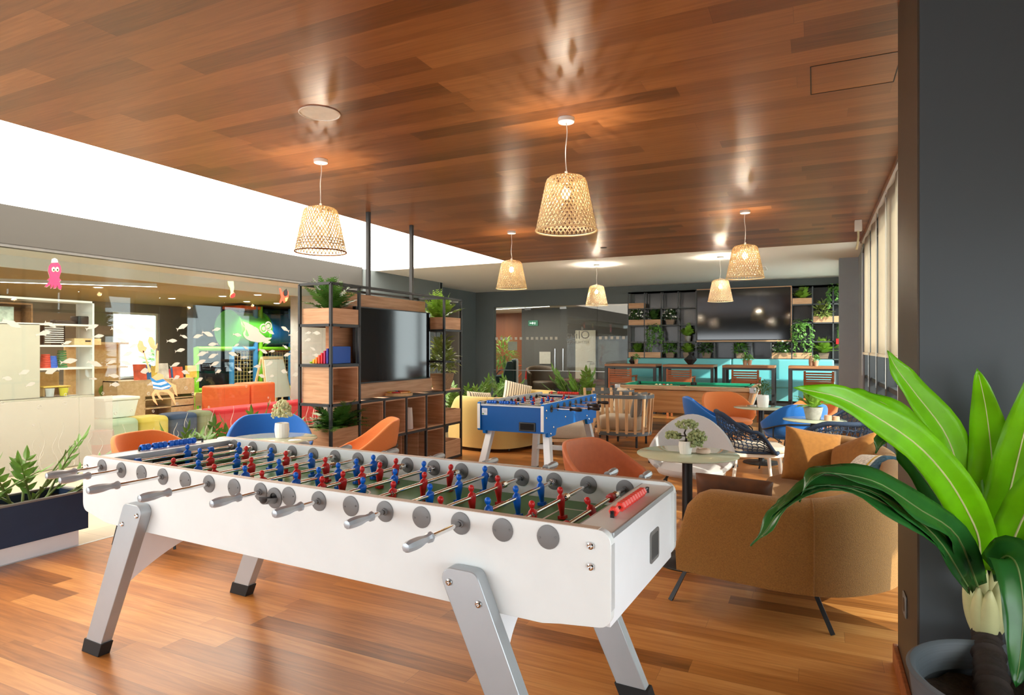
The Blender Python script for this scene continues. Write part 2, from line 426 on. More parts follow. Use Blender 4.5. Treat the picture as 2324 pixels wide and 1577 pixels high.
slab('wall_left', BEAM, XL - .2, XL, -1.2, 9.95, 2.6, ZC + .06)
slab('trim_2', mat('grey_rail', (96, 96, 94), .5), XL - .12, XL - .01, -1.2, 9.95, 2.565, 2.6)
slab('wall_left_far', DARKWALL, XL - .2, XL + .02, 9.95, 12.85, 0, ZC)
slab('wall_left_recess', DARKWALL, -8.8, -8.62, 12.85, YB + .1, 0, ZC)
slab('wall_left_return', DARKWALL, -8.8, XL + .02, 12.8, 12.9, 0, ZC)
slab('wall_back_left', DARKWALL, -8.7, -8.05, YB, YB + .15, 0, ZC)
slab('wall_back_lintel', DARKWALL, -8.05, -4.24, YB, YB + .15, 2.57, ZC)
slab('wall_back', DARKWALL, -4.24, 1.3, YB, YB + .15, 0, ZC)
slab('wall_right_pier', GREYCOL, .39, .8, 12.3, 12.55, 0, ZC)
slab('wall_right_far_sill', GREYCOL, .62, .8, 12.55, YB, 0, .3); slab('wall_right_far_head', GREYCOL, .62, .8, 12.55, YB, 2.8, ZC)
w = struct(B().box(.66, .74, 12.55, 12.65, .3, 2.8).box(.66, .74, 14.0, 14.08, .3, 2.8).box(.66, .74, YB - .1, YB, .3, 2.8).box(.66, .74, 12.65, YB - .1, .3, .36).box(.66, .74, 12.65, YB - .1, 2.74, 2.8).obj('window_28', CHARM, smooth=0)); B().box(.69, .70, 12.65, YB - .1, .36, 2.74).obj('pane', GLASS, w, smooth=0)  # unseen window behind the pier, added for daylight on the banquette
slab('wall_rear', DARKWALL, -1.5, 1.6, -3.1, -3, 0, ZC + .06); slab('wall_rear_sill', DARKWALL, -8.2, -1.5, -3.1, -3, 0, .3); slab('wall_rear_head', DARKWALL, -8.2, -1.5, -3.1, -3, 2.1, ZC + .06)
slab('wall_right_end', GREYCOL, .68, .8, 11.2, 12.3, 0, ZC)
# near right pier with its wooden skirting
pier = slab('column', PIER, .352, .72, 2.76, 3.36, 0, ZC + .1)
slab('wall_right_return', PIER, .72, 1.6, 2.76, 2.82, 0, ZC + .1)
slab('wall_pier_side', PIERSIDE, .345, .352, 2.762, 3.36, 0, ZC + .1)
slab('baseboard_right', TEAK, .325, .345, 2.745, 3.375, 0, .09, .004)
slab('baseboard_pier', TEAK, .325, 1.6, 2.742, 2.76, 0, .09, .004)
# glazed facade on the right: deep mullions and panes, ceiling wooden strip above
slab('trim_3', CEILW, .6, .66, 3.36, YE, ZC - .03, ZC + .06)
slab('wall_right_head', DARKWALL, .66, .9, 3.36, 11.2, ZC - .08, ZC + .06)
ys = [3.36, 4.5, 5.64, 6.78, 7.92, 9.06, 10.2, 11.2]
for k in range(7):
    b = B(); y0, y1 = ys[k], ys[k + 1]
    for (a, c) in ((y0, y0 + .06), (y1 - .06, y1)): b.box(.7, .86, a, c, 0, ZC - .08)
    b.box(.7, .86, y0 + .06, y1 - .06, 0, .1).box(.7, .86, y0 + .06, y1 - .06, ZC - .18, ZC - .08).box(.72, .84, y0 + .06, y1 - .06, .98, 1.03)
    w = struct(b.obj('window_%d' % (k + 20), CHARM, bev=.004))
    B().box(.775, .783, y0 + .06, y1 - .06, .1, ZC - .18).obj('pane', GLASS, w, smooth=0)
slab('ground_terrace_bounce', mat('pale_bounce_paving', (190, 184, 172), .8), .9, 9, -6, 20, -.1, -.02)  # ground outside the windows, added to bounce light in

# ceiling hatch, outline of fine joints
b = B(); h0, h1, hy0, hy1 = -.018, .416, 3.85, 4.275
for (x0, x1, y0, y1) in ((h0, h1, hy0 - .003, hy0 + .003), (h0, h1, hy1 - .003, hy1 + .003), (h0 - .003, h0 + .003, hy0, hy1), (h1 - .003, h1 + .003, hy0, hy1)): b.box(x0, x1, y0, y1, ZC - .002, ZC + .002)
struct(b.obj('trim_4', BLACKM, smooth=0))

# blinds
yb = [3.36, 4.2, 5.1, 6.05, 7.05, 8.1, 9.2, 10.35]
where = ['behind the near pier', 'second from the near pier', 'third from the near pier', 'fourth from the near pier', 'in the middle of the window row', 'second from the far end', 'at the far end by the white ceiling']
for k in range(7):
    t = thing('roller_blind', 'cream roller blind half lowered, ' + where[k], 'blind', (.64, (yb[k] + yb[k + 1]) / 2, 1.35), 0, 'roller blinds along the right windows')
    h = (yb[k + 1] - yb[k]) / 2 - .014
    b = B()
    b.grid(lambda u, v: V((.012 * math.sin(u * 9 + k), -h + 2 * h * u, .03 + 1.6 * v)), 12, 10); b.obj('fabric', BLIND, t, solid=.002)
    B().box(-.014, .014, -h, h, 0, .035).obj('bottom_bar', BLIND, t, bev=.004)
    B().cyl((0, -h, 1.615), (0, h, 1.615), .025, n=10).obj('roller', WHITEP, t)
    B().tube([(-.02, h + .004, 1.55), (-.02, h + .004, -.28 - .05 * (k % 3)), (-.02, h + .012, -.3 - .05 * (k % 3)), (-.02, h + .02, -.28), (-.02, h + .02, 1.55)], .0018, 4).obj('chain', WHITEP, t)

# ------------------------------------------------------------------ ceiling fittings
def ceil_thing(name, label, cat, x, y, group=None): return thing(name, label, cat, (x, y, ZC), 0, group)
t = ceil_thing('ceiling_speaker', 'round white flush speaker grille on the wooden ceiling', 'speaker', -2.947, 3.203)
B().lathe([(.128, -.004), (.128, 0)], 40, capb=True).lathe([(.13, 0), (.135, -.006), (.128, -.009), (.126, -.004)], 40, capb=False, capt=False).obj('grille', mat('speaker_grille', (246, 240, 230), .6, bump=.3, bs=900), t)
t = ceil_thing('motion_sensor', 'small dark round sensor on the wooden ceiling near its far edge', 'sensor', -2.949, 9.439)
B().lathe([(.035, -.012), (.05, -.006), (.052, 0)], 20).obj('housing', mat('bronze_sensor', (70, 60, 52), .4), t)
t = ceil_thing('flood_light_bracket', 'white bracket with a hanging strip on the ceiling beside the blinds', 'bracket', .484, 8.754)
B().box(-.04, .04, -.05, .05, -.13, 0).obj('box', WHITEP, t, bev=.006)
B().tube([(0, 0, -.13), (.0, -.01, -.2), (-.01, -.02, -.3), (-.02, -.03, -.36)], .012, 8).obj('strip', mat('ivory_plastic', (220, 214, 180), .5), t)
t = ceil_thing('air_vent', 'square air diffuser on the white ceiling behind the pendants', 'vent', -1.15, 13.2)
b = B()
for k in range(4):
    r = .3 - .06 * k
    for s in (-1, 1): b.box(-r, r, s * r - .012, s * r + .012, -.014 - .003 * k, 0).box(s * r - .012, s * r + .012, -r, r, -.014 - .003 * k, 0)
b.obj('louvres', WHITEP, t)

# ------------------------------------------------------------------ pendants
def shade_r(v):          # v 0 top .. 1 bottom
    if v < .16: return .112 + .028 * math.sin(v / .16 * PI / 2)
    return .140 + (.205 - .140) * ((v - .16) / .84) ** .95
SH = .37
def weave(mat_, t):
    b = B(); N = 40; n = 15
    for dirn in (1, -1):
        for k in range(N):
            a0 = 2 * PI * k / N; rows = []
            for j in range(n):
                v = j / (n - 1) * .97; a = a0 + dirn * v * 1.25; r = shade_r(v) + (.0016 if (j + k) % 2 else -.0016) * dirn
                w = .0042 + .0014 * v; da = w / r
                z = SH * (1 - v) if v > .1 else SH * (1 - v) - .012 * (1 - v / .1) ** 2
                rows.append([b.bm.verts.new((rr * math.cos(a + s * da), rr * math.sin(a + s * da), z)) for s in (-1, 1) for rr in (r,)])
            for p, q in zip(rows, rows[1:]): b.face((p[0], p[1], q[1], q[0]))
    # woven cap over the top
    for k in range(14):
        a = 2 * PI * k / 14; p = V((math.cos(a), math.sin(a), 0)); s = V((-p.y, p.x, 0)) * .0045
        v4 = [p * .112 - s, p * .112 + s, p * .022 + s * .5, p * .022 - s * .5]; zs = (SH - .012, SH - .012, SH + .012, SH + .012)
        b.face([b.bm.verts.new((q.x, q.y, z)) for q, z in zip(v4, zs)])
    return b.obj('lamp_shade', mat_, t, solid=.0016, smooth=60)
def rings(mat_, t):
    b = B()
    for v, r in ((.74, .0022), (.8, .0022), (.86, .0022), (1, .0065)):
        b.tube([(shade_r(v) * math.cos(2 * PI * k / 40), shade_r(v) * math.sin(2 * PI * k / 40), SH * (1 - v)) for k in range(40)], r, 6, closed=True)
    return b.obj('rim_hoops', mat_, t)
def pendant(label, drop, m1=BAMB, m2=BAMB):
    """root at the ceiling, drop = cord length from ceiling to shade top"""
    t = thing('pendant_lamp', label, 'lamp', (0, 0, ZC), 0, 'bamboo pendant lamps')
    B().lathe([(.048, -.032), (.055, -.03), (.057, 0)], 28).obj('ceiling_rose', WHITEP, t, bev=.003)
    n = 12
    B().tube([(.006 * math.sin(k * .7), .004 * math.sin(k * 1.1), -.03 - (drop - .03) * k / (n - 1)) for k in range(n)], .0035, 6).obj('cord', WHITEP, t)
    B().cyl((0, 0, -drop - .05), (0, 0, -drop + .03), .014, .010, 12).obj('lamp_holder', WHITEP, t)
    z = -drop - SH
    s = weave(m1, t); s.location.z = z
    s = rings(m2, t); s.location.z = z
    B().sph((0, 0, -drop - .12), .032, 14, 10, (1, 1, 1.25)).obj('bulb', BULB, t)
    return t
spots = [(-3.67, 4.003, 'brown-rimmed bamboo pendant hanging before the divider shelf, leftmost of the six lamps'),
         (-1.512, 3.998, 'largest looking bamboo pendant hanging nearest the viewer over the orange chair'),
         (-3.644, 7.582, 'bamboo pendant hanging over the yellow sofa, third along from the left'),
         (-3.662, 11.285, 'bamboo pendant hanging from the white ceiling in front of the back glass doors'),
         (-.707, 7.578, 'bamboo pendant hanging over the blue chairs, rightmost of the six lamps'),
         (-1.442, 11.213, 'bamboo pendant hanging over the pool table in front of the wall television')]
drops = []
# cord lengths measured from the photograph: shade top px
tops = [(728, 470), (1286, 400), (1161, 592), (1354, 648), (1692, 556), (1635, 633)]
for (x, y, l), (px, py) in zip(spots, tops):
    d = -ST * x + CT * y; drops.append(ZC - (CAM_H + (788.5 - py) / FPX * d))
p0 = pendant(spots[1][2], sum(drops[1:]) / 5); p0.location = (spots[1][0], spots[1][1], ZC)
for i in (2, 3, 4, 5): dup(p0, (spots[i][0], spots[i][1], ZC), .7 * i, spots[i][2])
pA = pendant(spots[0][2], drops[0], BAMB, BAMD); pA.location = (spots[0][0], spots[0][1], ZC)
def lamp(name, kind, loc, energy, col, **k):
    L = bpy.data.lights.new(name, kind); L.energy = energy; L.color = col
    for a, v in k.items(): setattr(L, a, v)
    o = bpy.data.objects.new(name, L); COL.objects.link(o); o.location = loc; return o
for i, (x, y, l) in enumerate(spots):
    lamp('bulb_light', 'POINT', (x, y, ZC - (drops[0] if i == 0 else sum(drops[1:]) / 5) - .12), 240 if i in (3, 5) else 125, (1, .87, .70), shadow_soft_size=.035)
# ------------------------------------------------------------------ daylight
W = bpy.data.worlds.new('sky'); SC.world = W; W.use_nodes = True
bg = W.node_tree.nodes['Background']; bg.inputs[0].default_value = (.90, .96, 1, 1); bg.inputs[1].default_value = 4.2
sun = lamp('sun', 'SUN', (6, -8, 8), 5.0, (1, .92, .8), angle=rad(.6))
sun.rotation_euler = V((-.72, .5, -.45)).to_track_quat('-Z', 'Y').to_euler()
SC.view_settings.view_transform = 'Standard'; SC.view_settings.look = 'None'; SC.view_settings.gamma = 1; SC.view_settings.use_curve_mapping = False
SC.view_settings.exposure = .6
SC.cycles.use_denoising = True
SC.cycles.max_bounces = 8; SC.cycles.transparent_max_bounces = 24; SC.cycles.diffuse_bounces = 5; SC.cycles.glossy_bounces = 4
SC.cycles.caustics_reflective = False; SC.cycles.caustics_refractive = False; SC.cycles.sample_clamp_indirect = 6
print('drops', [round(d, 2) for d in drops])
slab('wall_right_sun_block', PIER, 1.45, 1.6, -9, -1.5, 0, ZC + .06)  # unseen wall, added and carried back to block the sun
slab('wall_right_sill', PIER, 1.45, 1.6, -1.5, 2.76, 0, .06); slab('wall_right_lintel', PIER, 1.45, 1.6, -1.5, 2.76, 1.75, ZC + .06); slab('wall_right_jamb', PIER, 1.45, 1.6, 2.3, 2.76, .06, 1.75)
slab('ceiling_sun_block', WHITEC, .6, 1.6, -9, 3.36, ZC + .06, ZC + .12); slab('ceiling_rear', WHITEC, -8.2, .6, -3, -1.2, ZC, ZC + .06)  # near slab is unseen, added to keep sun off the white table
slab('sun_block_slab', WHITEC, 1.6, 4.4, -9, 1.9, 2.9, 3.0)  # unseen slab, added to keep direct sun out of the near opening
slab('sun_block_slab_edge', WHITEC, 4.4, 6.4, -9, .3, 2.9, 3.0)  # unseen extension of that slab, added to cut the lower sun rays
# ------------------------------------------------------------------ table football
def figure_mesh():
    """moulded player, rod through the shoulders at the origin along Y, head up, feet down"""
    b = B()
    prof = [(.012, .016, -.068), (.012, .016, -.062), (.0075, .011, -.060), (.009, .013, -.045), (.011, .017, -.030), (.0125, .020, -.018), (.0135, .0225, -.004), (.0135, .0225, .006), (.0115, .019, .013), (.0065, .009, .018), (.006, .0065, .022),
            (.0095, .0085, .026), (.0115, .0105, .032), (.0115, .0105, .038), (.0085, .008, .0445), (.003, .003, .0475)]
    rows = [[b.bm.verts.new((a * math.cos(2 * PI * k / 12), c * math.sin(2 * PI * k / 12), z)) for k in range(12)] for a, c, z in prof]
    for p, q in zip(rows, rows[1:]):
        for k in range(12): j = (k + 1) % 12; b.face((p[k], p[j], q[j], q[k]))
    b.face(rows[0][::-1]); b.face(rows[-1])
    b.box(-.016, .013, -.013, .013, -.072, -.060)
    return b.mesh('player_figure', 50)
FIG = figure_mesh(); FIGR = FIG.copy(); FIG.materials.append(BLUEP); FIGR.materials.append(REDP)
def bumper_mesh(m):
    me = B().lathe([(.0125, -.014), (.0165, -.012), (.0165, .012), (.0125, .014)], 14, d=(0, 1, 0)).mesh('bumper'); me.materials.append(m); return me
BUMB, BUMR = bumper_mesh(BLUEP), bumper_mesh(REDP)
def spring_mesh():
    b = B(); n = 44
    b.tube([(.0125 * math.cos(k * .9), -.016 + .032 * k / (n - 1), .0125 * math.sin(k * .9)) for k in range(n)], .0022, 5)
    me = b.mesh('spring'); me.materials.append(CHROME); return me
SPR = spring_mesh()
def handle_mesh(m, L=.105):
    b = B()
    prof = [(.009, 0), (.0165, .001), (.0175, .006), (.0165, .011), (.0125, .016), (.0122, .03), (.0145, .04), (.0175, .055), (.0185, .075), (.0175, .092), (.0135, .1035), (.006, .1055)]
    b.lathe([(r, z * L / .1055) for r, z in prof], 8, d=(0, 1, 0))
    me = b.mesh('handle', 35); me.materials.append(m); return me
HAN, HANB = handle_mesh(SILVP, .125), handle_mesh(BLACKP, .12)
def bearing_mesh():
    b = B(); b.lathe([(.037, 0), (.0365, .003), (.033, .0042), (.013, .0045)], 28, d=(0, -1, 0), capb=False, capt=False)
    b.lathe([(.013, .0045), (.0125, .012), (.009, .012)], 16, d=(0, -1, 0), capb=False, capt=False)
    me = b.mesh('bearing'); me.materials.append(GREYP); return me
def cap_mesh():
    b = B(); b.lathe([(.037, 0), (.0365, .003), (.033, .0042)], 28, d=(0, -1, 0), capb=False)
    b.sph((.026, -.0045, .004), .0035, 8, 6); b.sph((-.026, -.0045, -.004), .0035, 8, 6)
    me = b.mesh('bearing_cap'); me.materials.append(GREYP); return me
BEAR, CAPM = bearing_mesh(), cap_mesh()
def bolt_mesh():
    me = B().lathe([(.0085, 0), (.0115, .0015), (.0105, .005), (.006, .0075), (.0045, .0065), (.002, .004)], 14, d=(0, -1, 0), capb=False).mesh('bolt'); me.materials.append(CHROME); return me
BOLT = bolt_mesh()
def rod(t, x, y0, y1, z, near, far, team, players, bumps=(), springs=(), r=.008, hm=None, hl=.125, tilt=0):
    o = B().cyl((0, y0, 0), (0, y1, 0), r, n=10).obj('rod', CHROME, t, loc=(x, 0, z))
    if near: put('handle', hm, None, o, loc=(0, y0 + .012, 0), rot=(0, 0, PI))
    if far: put('handle', hm, None, o, loc=(0, y1 - .012, 0))
    for p in players: put('player_figure', FIG if team == 'b' else FIGR, None, o, loc=(0, p, 0), rot=(0, tilt, 0 if team == 'b' else PI))
    for p in bumps: put('bumper', BUMB if team == 'b' else BUMR, None, o, loc=(0, p, 0))
    for p in springs: put('spring', SPR, None, o, loc=(0, p, 0))
    return o
def score(t, x, y, z, n, m, gaps, sgn=1, L=.36, hex_=False):
    s = B().cyl((0, -L / 2, 0), (0, L / 2, 0), .005, n=8).box(-.006, .006, -L / 2, -L / 2 + .006, -.018, .004).box(-.006, .006, L / 2 - .006, L / 2, -.018, .004).obj('score_counter', BLACKP, t, loc=(x, y, z))
    me = B().lathe([(.012, -.0125), (.0165, -.009), (.0165, .009), (.012, .0125)], 6 if hex_ else 10, d=(0, 1, 0)).mesh('score_bead', 30); me.materials.append(m)
    yy = -L / 2 + .022
    for k in range(n):
        if k in gaps: yy += gaps[k]
        put('score_bead', me, None, s, loc=(0, yy, 0)); yy += .0265
def white_table():
    L, WD = 2.72, .765
    A = V((-3.244, 1.882, 0)); an = rad(-2.64)
    cx = A + Matrix.Rotation(an, 3, 'Z') @ V((L / 2, WD / 2, 0))
    t = thing('foosball_table', 'long white table football table with silver handles standing in the foreground', 'table', cx, an)
    X = lambda u: u - L / 2
    Y = lambda v: v - WD / 2
    poly = roundpoly([(X(0), .655), (X(.2), .612), (X(2.5), .612), (X(2.56), .622), (X(L), .64), (X(L), .92), (X(0), .92)], [.04, .3, .05, .05, .04, .04, .035])
    for v0 in (0, WD - .03):
        p = B().prism(poly, 'y', Y(v0), Y(v0 + .03)).obj('side_panel', LAMW, t, bev=.0015)
        B().box(X(.04), X(L - .04), Y(v0 + .001), Y(v0 + .029), .9195, .9215).obj('edge_band', CREAM, p, smooth=0)
        # grey end trims following the rounded corners
        for u in (0, L): 
            s = 1 if u == 0 else -1
            B().box(X(u) - .0015 if u == 0 else X(u) - .0005, X(u) + .0005 if u == 0 else X(u) + .0015, Y(v0 + .001), Y(v0 + .029), .69, .88).obj('corner_trim', ALUW, p, smooth=0)
    for u0, u1, s in ((.012, .036, 1), (L - .036, L - .012, -1)):
        B().box(X(u0), X(u1), Y(.03), Y(WD - .03), .63, .893).obj('end_panel', LAMWC, t, bev=.002)
    for u0, u1, e in ((.006, .125, 0), (L - .125, L - .006, 1)):
        c = B().box(X(u0), X(u1), Y(.031), Y(WD - .031), .894, .908).obj('end_shelf', LAMW, t, bev=.002)
        u = u0 - .004 if e == 0 else u1 - .004
        B().box(X(u), X(u + .008), Y(.031), Y(WD - .031), .892, .9095).obj('edge_trim', ALU, c, bev=.002)
        u = u1 if e == 0 else u0 - .004
        B().box(X(u), X(u + .004), Y(.031), Y(WD - .031), .72, .908).obj('inner_edge', ALU, c, smooth=0)
    f = B().box(X(.13), X(L - .13), Y(.03), Y(WD - .03), .785, .803).obj('playfield', GREENF, t, smooth=0)
    zl = .8036
    def strip(u0, u1, v0, v1): B().box(X(u0), X(u1), Y(v0), Y(v1), .8028, zl).obj('field_line', WLINE, f, smooth=0)
    strip(L / 2 - .004, L / 2 + .004, .03, WD - .03)
    for e in (0, 1):
        q = lambda u: u if e == 0 else L - u
        for (a, c, v0, v1) in ((.13, .42, .16, .168), (.13, .42, WD - .168, WD - .16), (.412, .42, .16, WD - .16), (.13, .26, .24, .248), (.13, .26, WD - .248, WD - .24), (.252, .26, .24, WD - .24)):
            strip(min(q(a), q(c)), max(q(a), q(c)), v0, v1)
    b = B()
    for k in range(40):
        a0, a1 = 2 * PI * k / 40, 2 * PI * (k + 1) / 40
        b.hexa([(X(L / 2) + r * math.cos(a), r * math.sin(a), .8028) for r, a in ((.096, a0), (.104, a0), (.104, a1), (.096, a1))], [(X(L / 2) + r * math.cos(a), r * math.sin(a), zl) for r, a in ((.096, a0), (.104, a0), (.104, a1), (.096, a1))])
    b.obj('centre_circle', WLINE, f, smooth=0)
    B().box(X(.03), X(L - .03), Y(.03), Y(WD - .03), .745, .784).obj('base_board', LAMW, t, smooth=0)
    for u in (.128, L - .128):
        g = B().box(X(u - .004 if u < 1 else u + .0), X(u + .0065 if u < 1 else u + .0005), Y(.27), Y(WD - .27), .804, .868).obj('goal_mouth', BLACKP, t, smooth=0)
        if u > 1: g.location.x = -.006
    # rods
    P = {0: ('b', [.44], [.17, .58]), 1: ('b', [.40, .64], []), 2: ('r', [.15, .35, .56], []), 3: ('b', [.17, .38, .59], []), 4: ('r', [.14, .34, .55], []), 5: ('b', [.18, .37, .57], []), 6: ('r', [.14, .33, .51], []),
         7: ('b', [.18, .31, .43, .55, .67], []), 8: ('r', [.17, .29, .41, .53, .645], []), 9: ('b', [.235, .44, .65], []), 10: ('r', [.235, .44, .64], []), 11: ('b', [.265, .47, .68], []), 12: ('r', [.115, .32, .525], []),
         13: ('b', [.18, .39, .60], []), 14: ('r', [.21, .45], []), 15: ('r', [.36], [.13, .565])}
    tips = {0: -.238, 1: -.261, 3: -.313, 5: -.295, 7: -.219, 9: -.207, 11: -.19, 13: -.288}
    ftip = {2: 1.0, 4: 1.02, 6: 1.05, 8: 1.04, 10: 1.06, 12: 1.1, 14: 1.08, 15: 1.09}
    for i in range(16):
        u = .166 + .157 * i; tm, pl, bp = P[i]
        near = i in tips
        y0 = Y(tips[i] + .11) if near else Y(-.002); y1 = Y(WD + .002) if near else Y(ftip[i] - .11)
        rod(t, X(u), y0, y1, .877, near, not near, tm, [Y(p) for p in pl], [Y(p) for p in bp], [Y(.06) if near or i == 15 else Y(min(pl) + .0), Y(WD - .055) if near else Y(max(pl) + .042)] if i != 15 else [Y(.61)], hm=HAN, tilt=.45 if i == 15 else (.12 * math.sin(i * 2.3)))
        put('bearing', BEAR if near else CAPM, None, t, loc=(X(u), Y(-.0005), .877))
        put('bearing', CAPM if near else BEAR, None, t, loc=(X(u), Y(WD + .0005), .877), rot=(0, 0, PI))
        put('bearing', BEAR, None, t, loc=(X(u), Y(WD - .0305), .877))
        put('bearing', BEAR, None, t, loc=(X(u), Y(.0305), .877), rot=(0, 0, PI))
    score(t, X(.05), Y(.43), .925, 11, BLUEP, {2: .012, 5: .012}, L=.37)
    score(t, X(L - .062), Y(.385), .925, 11, REDB, {1: .04}, L=.40, hex_=True)
    # ball inlet cup
    c = B().lathe([(.041, 0), (.04, .005), (.036, .007), (.021, .007)], 28, d=(0, -1, 0), capb=False, capt=False).obj('ball_inlet', GREYP, t, loc=(X(1.344), Y(0), .862))
    B().grid(lambda u, v: V(((.021 + .004 * v) * math.cos(PI * (1 + u)), -.006 - .05 * v, (.024) * math.sin(PI * (1 + u)) + .004 + .008 * v)), 12, 5).obj('chute', GREYP, c, solid=.003, smooth=60)
    B().lathe([(.0, 0), (.021, 0)], 20, d=(0, -1, 0), capb=False, capt=False).obj('chute_hole', BLACKP, c, loc=(0, -.0025, 0))
    # ball return tray
    x = X(L - .012); p = roundpoly([(.055, .69), (.165, .69), (.165, .80), (.055, .80)], .014); q = roundpoly([(.067, .702), (.153, .702), (.153, .788), (.067, .788)], .008)
    b = B(); n = len(p)
    va = [b.bm.verts.new((x + .004, y, z)) for y, z in p]; vb = [b.bm.verts.new((x + .004, y, z)) for y, z in q]; vc = [b.bm.verts.new((x - .05, y, z)) for y, z in q]; vd = [b.bm.verts.new((x - .001, y, z)) for y, z in p]
    for i in range(n):
        j = (i + 1) % n; b.face((va[i], va[j], vb[j], vb[i])); b.face((vb[i], vb[j], vc[j], vc[i])); b.face((vd[i], vd[j], va[j], va[i]))
    b.face(vc)
    b.obj('ball_return', GREYP, t, smooth=30)
    bk = B().box(x + .0004, x + .0016, .069, .151, .704, .786).obj('ball_return_shade', mat('recess_shade_grey', (70, 72, 74), .5), t, smooth=0)  # flat plate, shade of the recess put into its dark grey
    # legs: flat rounded aluminium blades bolted outside the panels
    for side in (0, 1):
        for e in (0, 1):
            q = lambda u: X(u) if e == 0 else X(L - u)
            y0, y1 = (Y(-.05), Y(0)) if side == 0 else (Y(WD), Y(WD + .05))
            poly = roundpoly([(q(.118), .055), (q(.242), .055), (q(.575), .745), (q(.425), .745)], [0, 0, .035, .035])
            g = B().prism(poly, 'y', y0, y1).obj('leg', ALU, t, bev=.003)
            B().prism([(q(.088), 0), (q(.225), 0), (q(.2545), .066), (q(.1115), .066)], 'y', y0 - .003, y1 + .003).obj('foot', RUB, g, bev=.002)
            for (u, z) in ((.525, .70), (.415, .65)):
                put('bolt', BOLT, None, g, loc=(q(u), y0 if side == 0 else y1, z), rot=(0, 0, 0 if side == 0 else PI))
    # arched cross panels between the leg pairs
    for e in (0, 1):
        q = lambda u: X(u) if e == 0 else X(L - u)
        b = B(); n = 24; fr = []; bk = []
        for k in range(n + 1):
            v = .0 + WD * k / n; s = abs(2 * v / WD - 1); zz = .36 + .17 * (1 - s ** 2)
            us = lambda z: .225 + (.50 - .18) * (z - .055) / .69
            for lst, du in ((fr, -.01), (bk, .01)):
                lst.append((b.bm.verts.new((q(us(zz) + du), Y(v), zz)), b.bm.verts.new((q(us(.742) + du), Y(v), .742))))
        for k in range(n):
            b.face((fr[k][0], fr[k + 1][0], fr[k + 1][1], fr[k][1])); b.face((bk[k][0], bk[k][1], bk[k + 1][1], bk[k + 1][0])); b.face((fr[k][0], bk[k][0], bk[k + 1][0], fr[k + 1][0]))
        b.obj('brace_panel', LAMWC, t, smooth=30)
    for u, z in ((.034, .869), (L - .062, .871), (L - .062, .81)):
        put('bolt', BOLT, None, t, loc=(X(u), Y(0), z)); put('bolt', BOLT, None, t, loc=(X(u), Y(WD), z), rot=(0, 0, PI))
    return t
white_table()

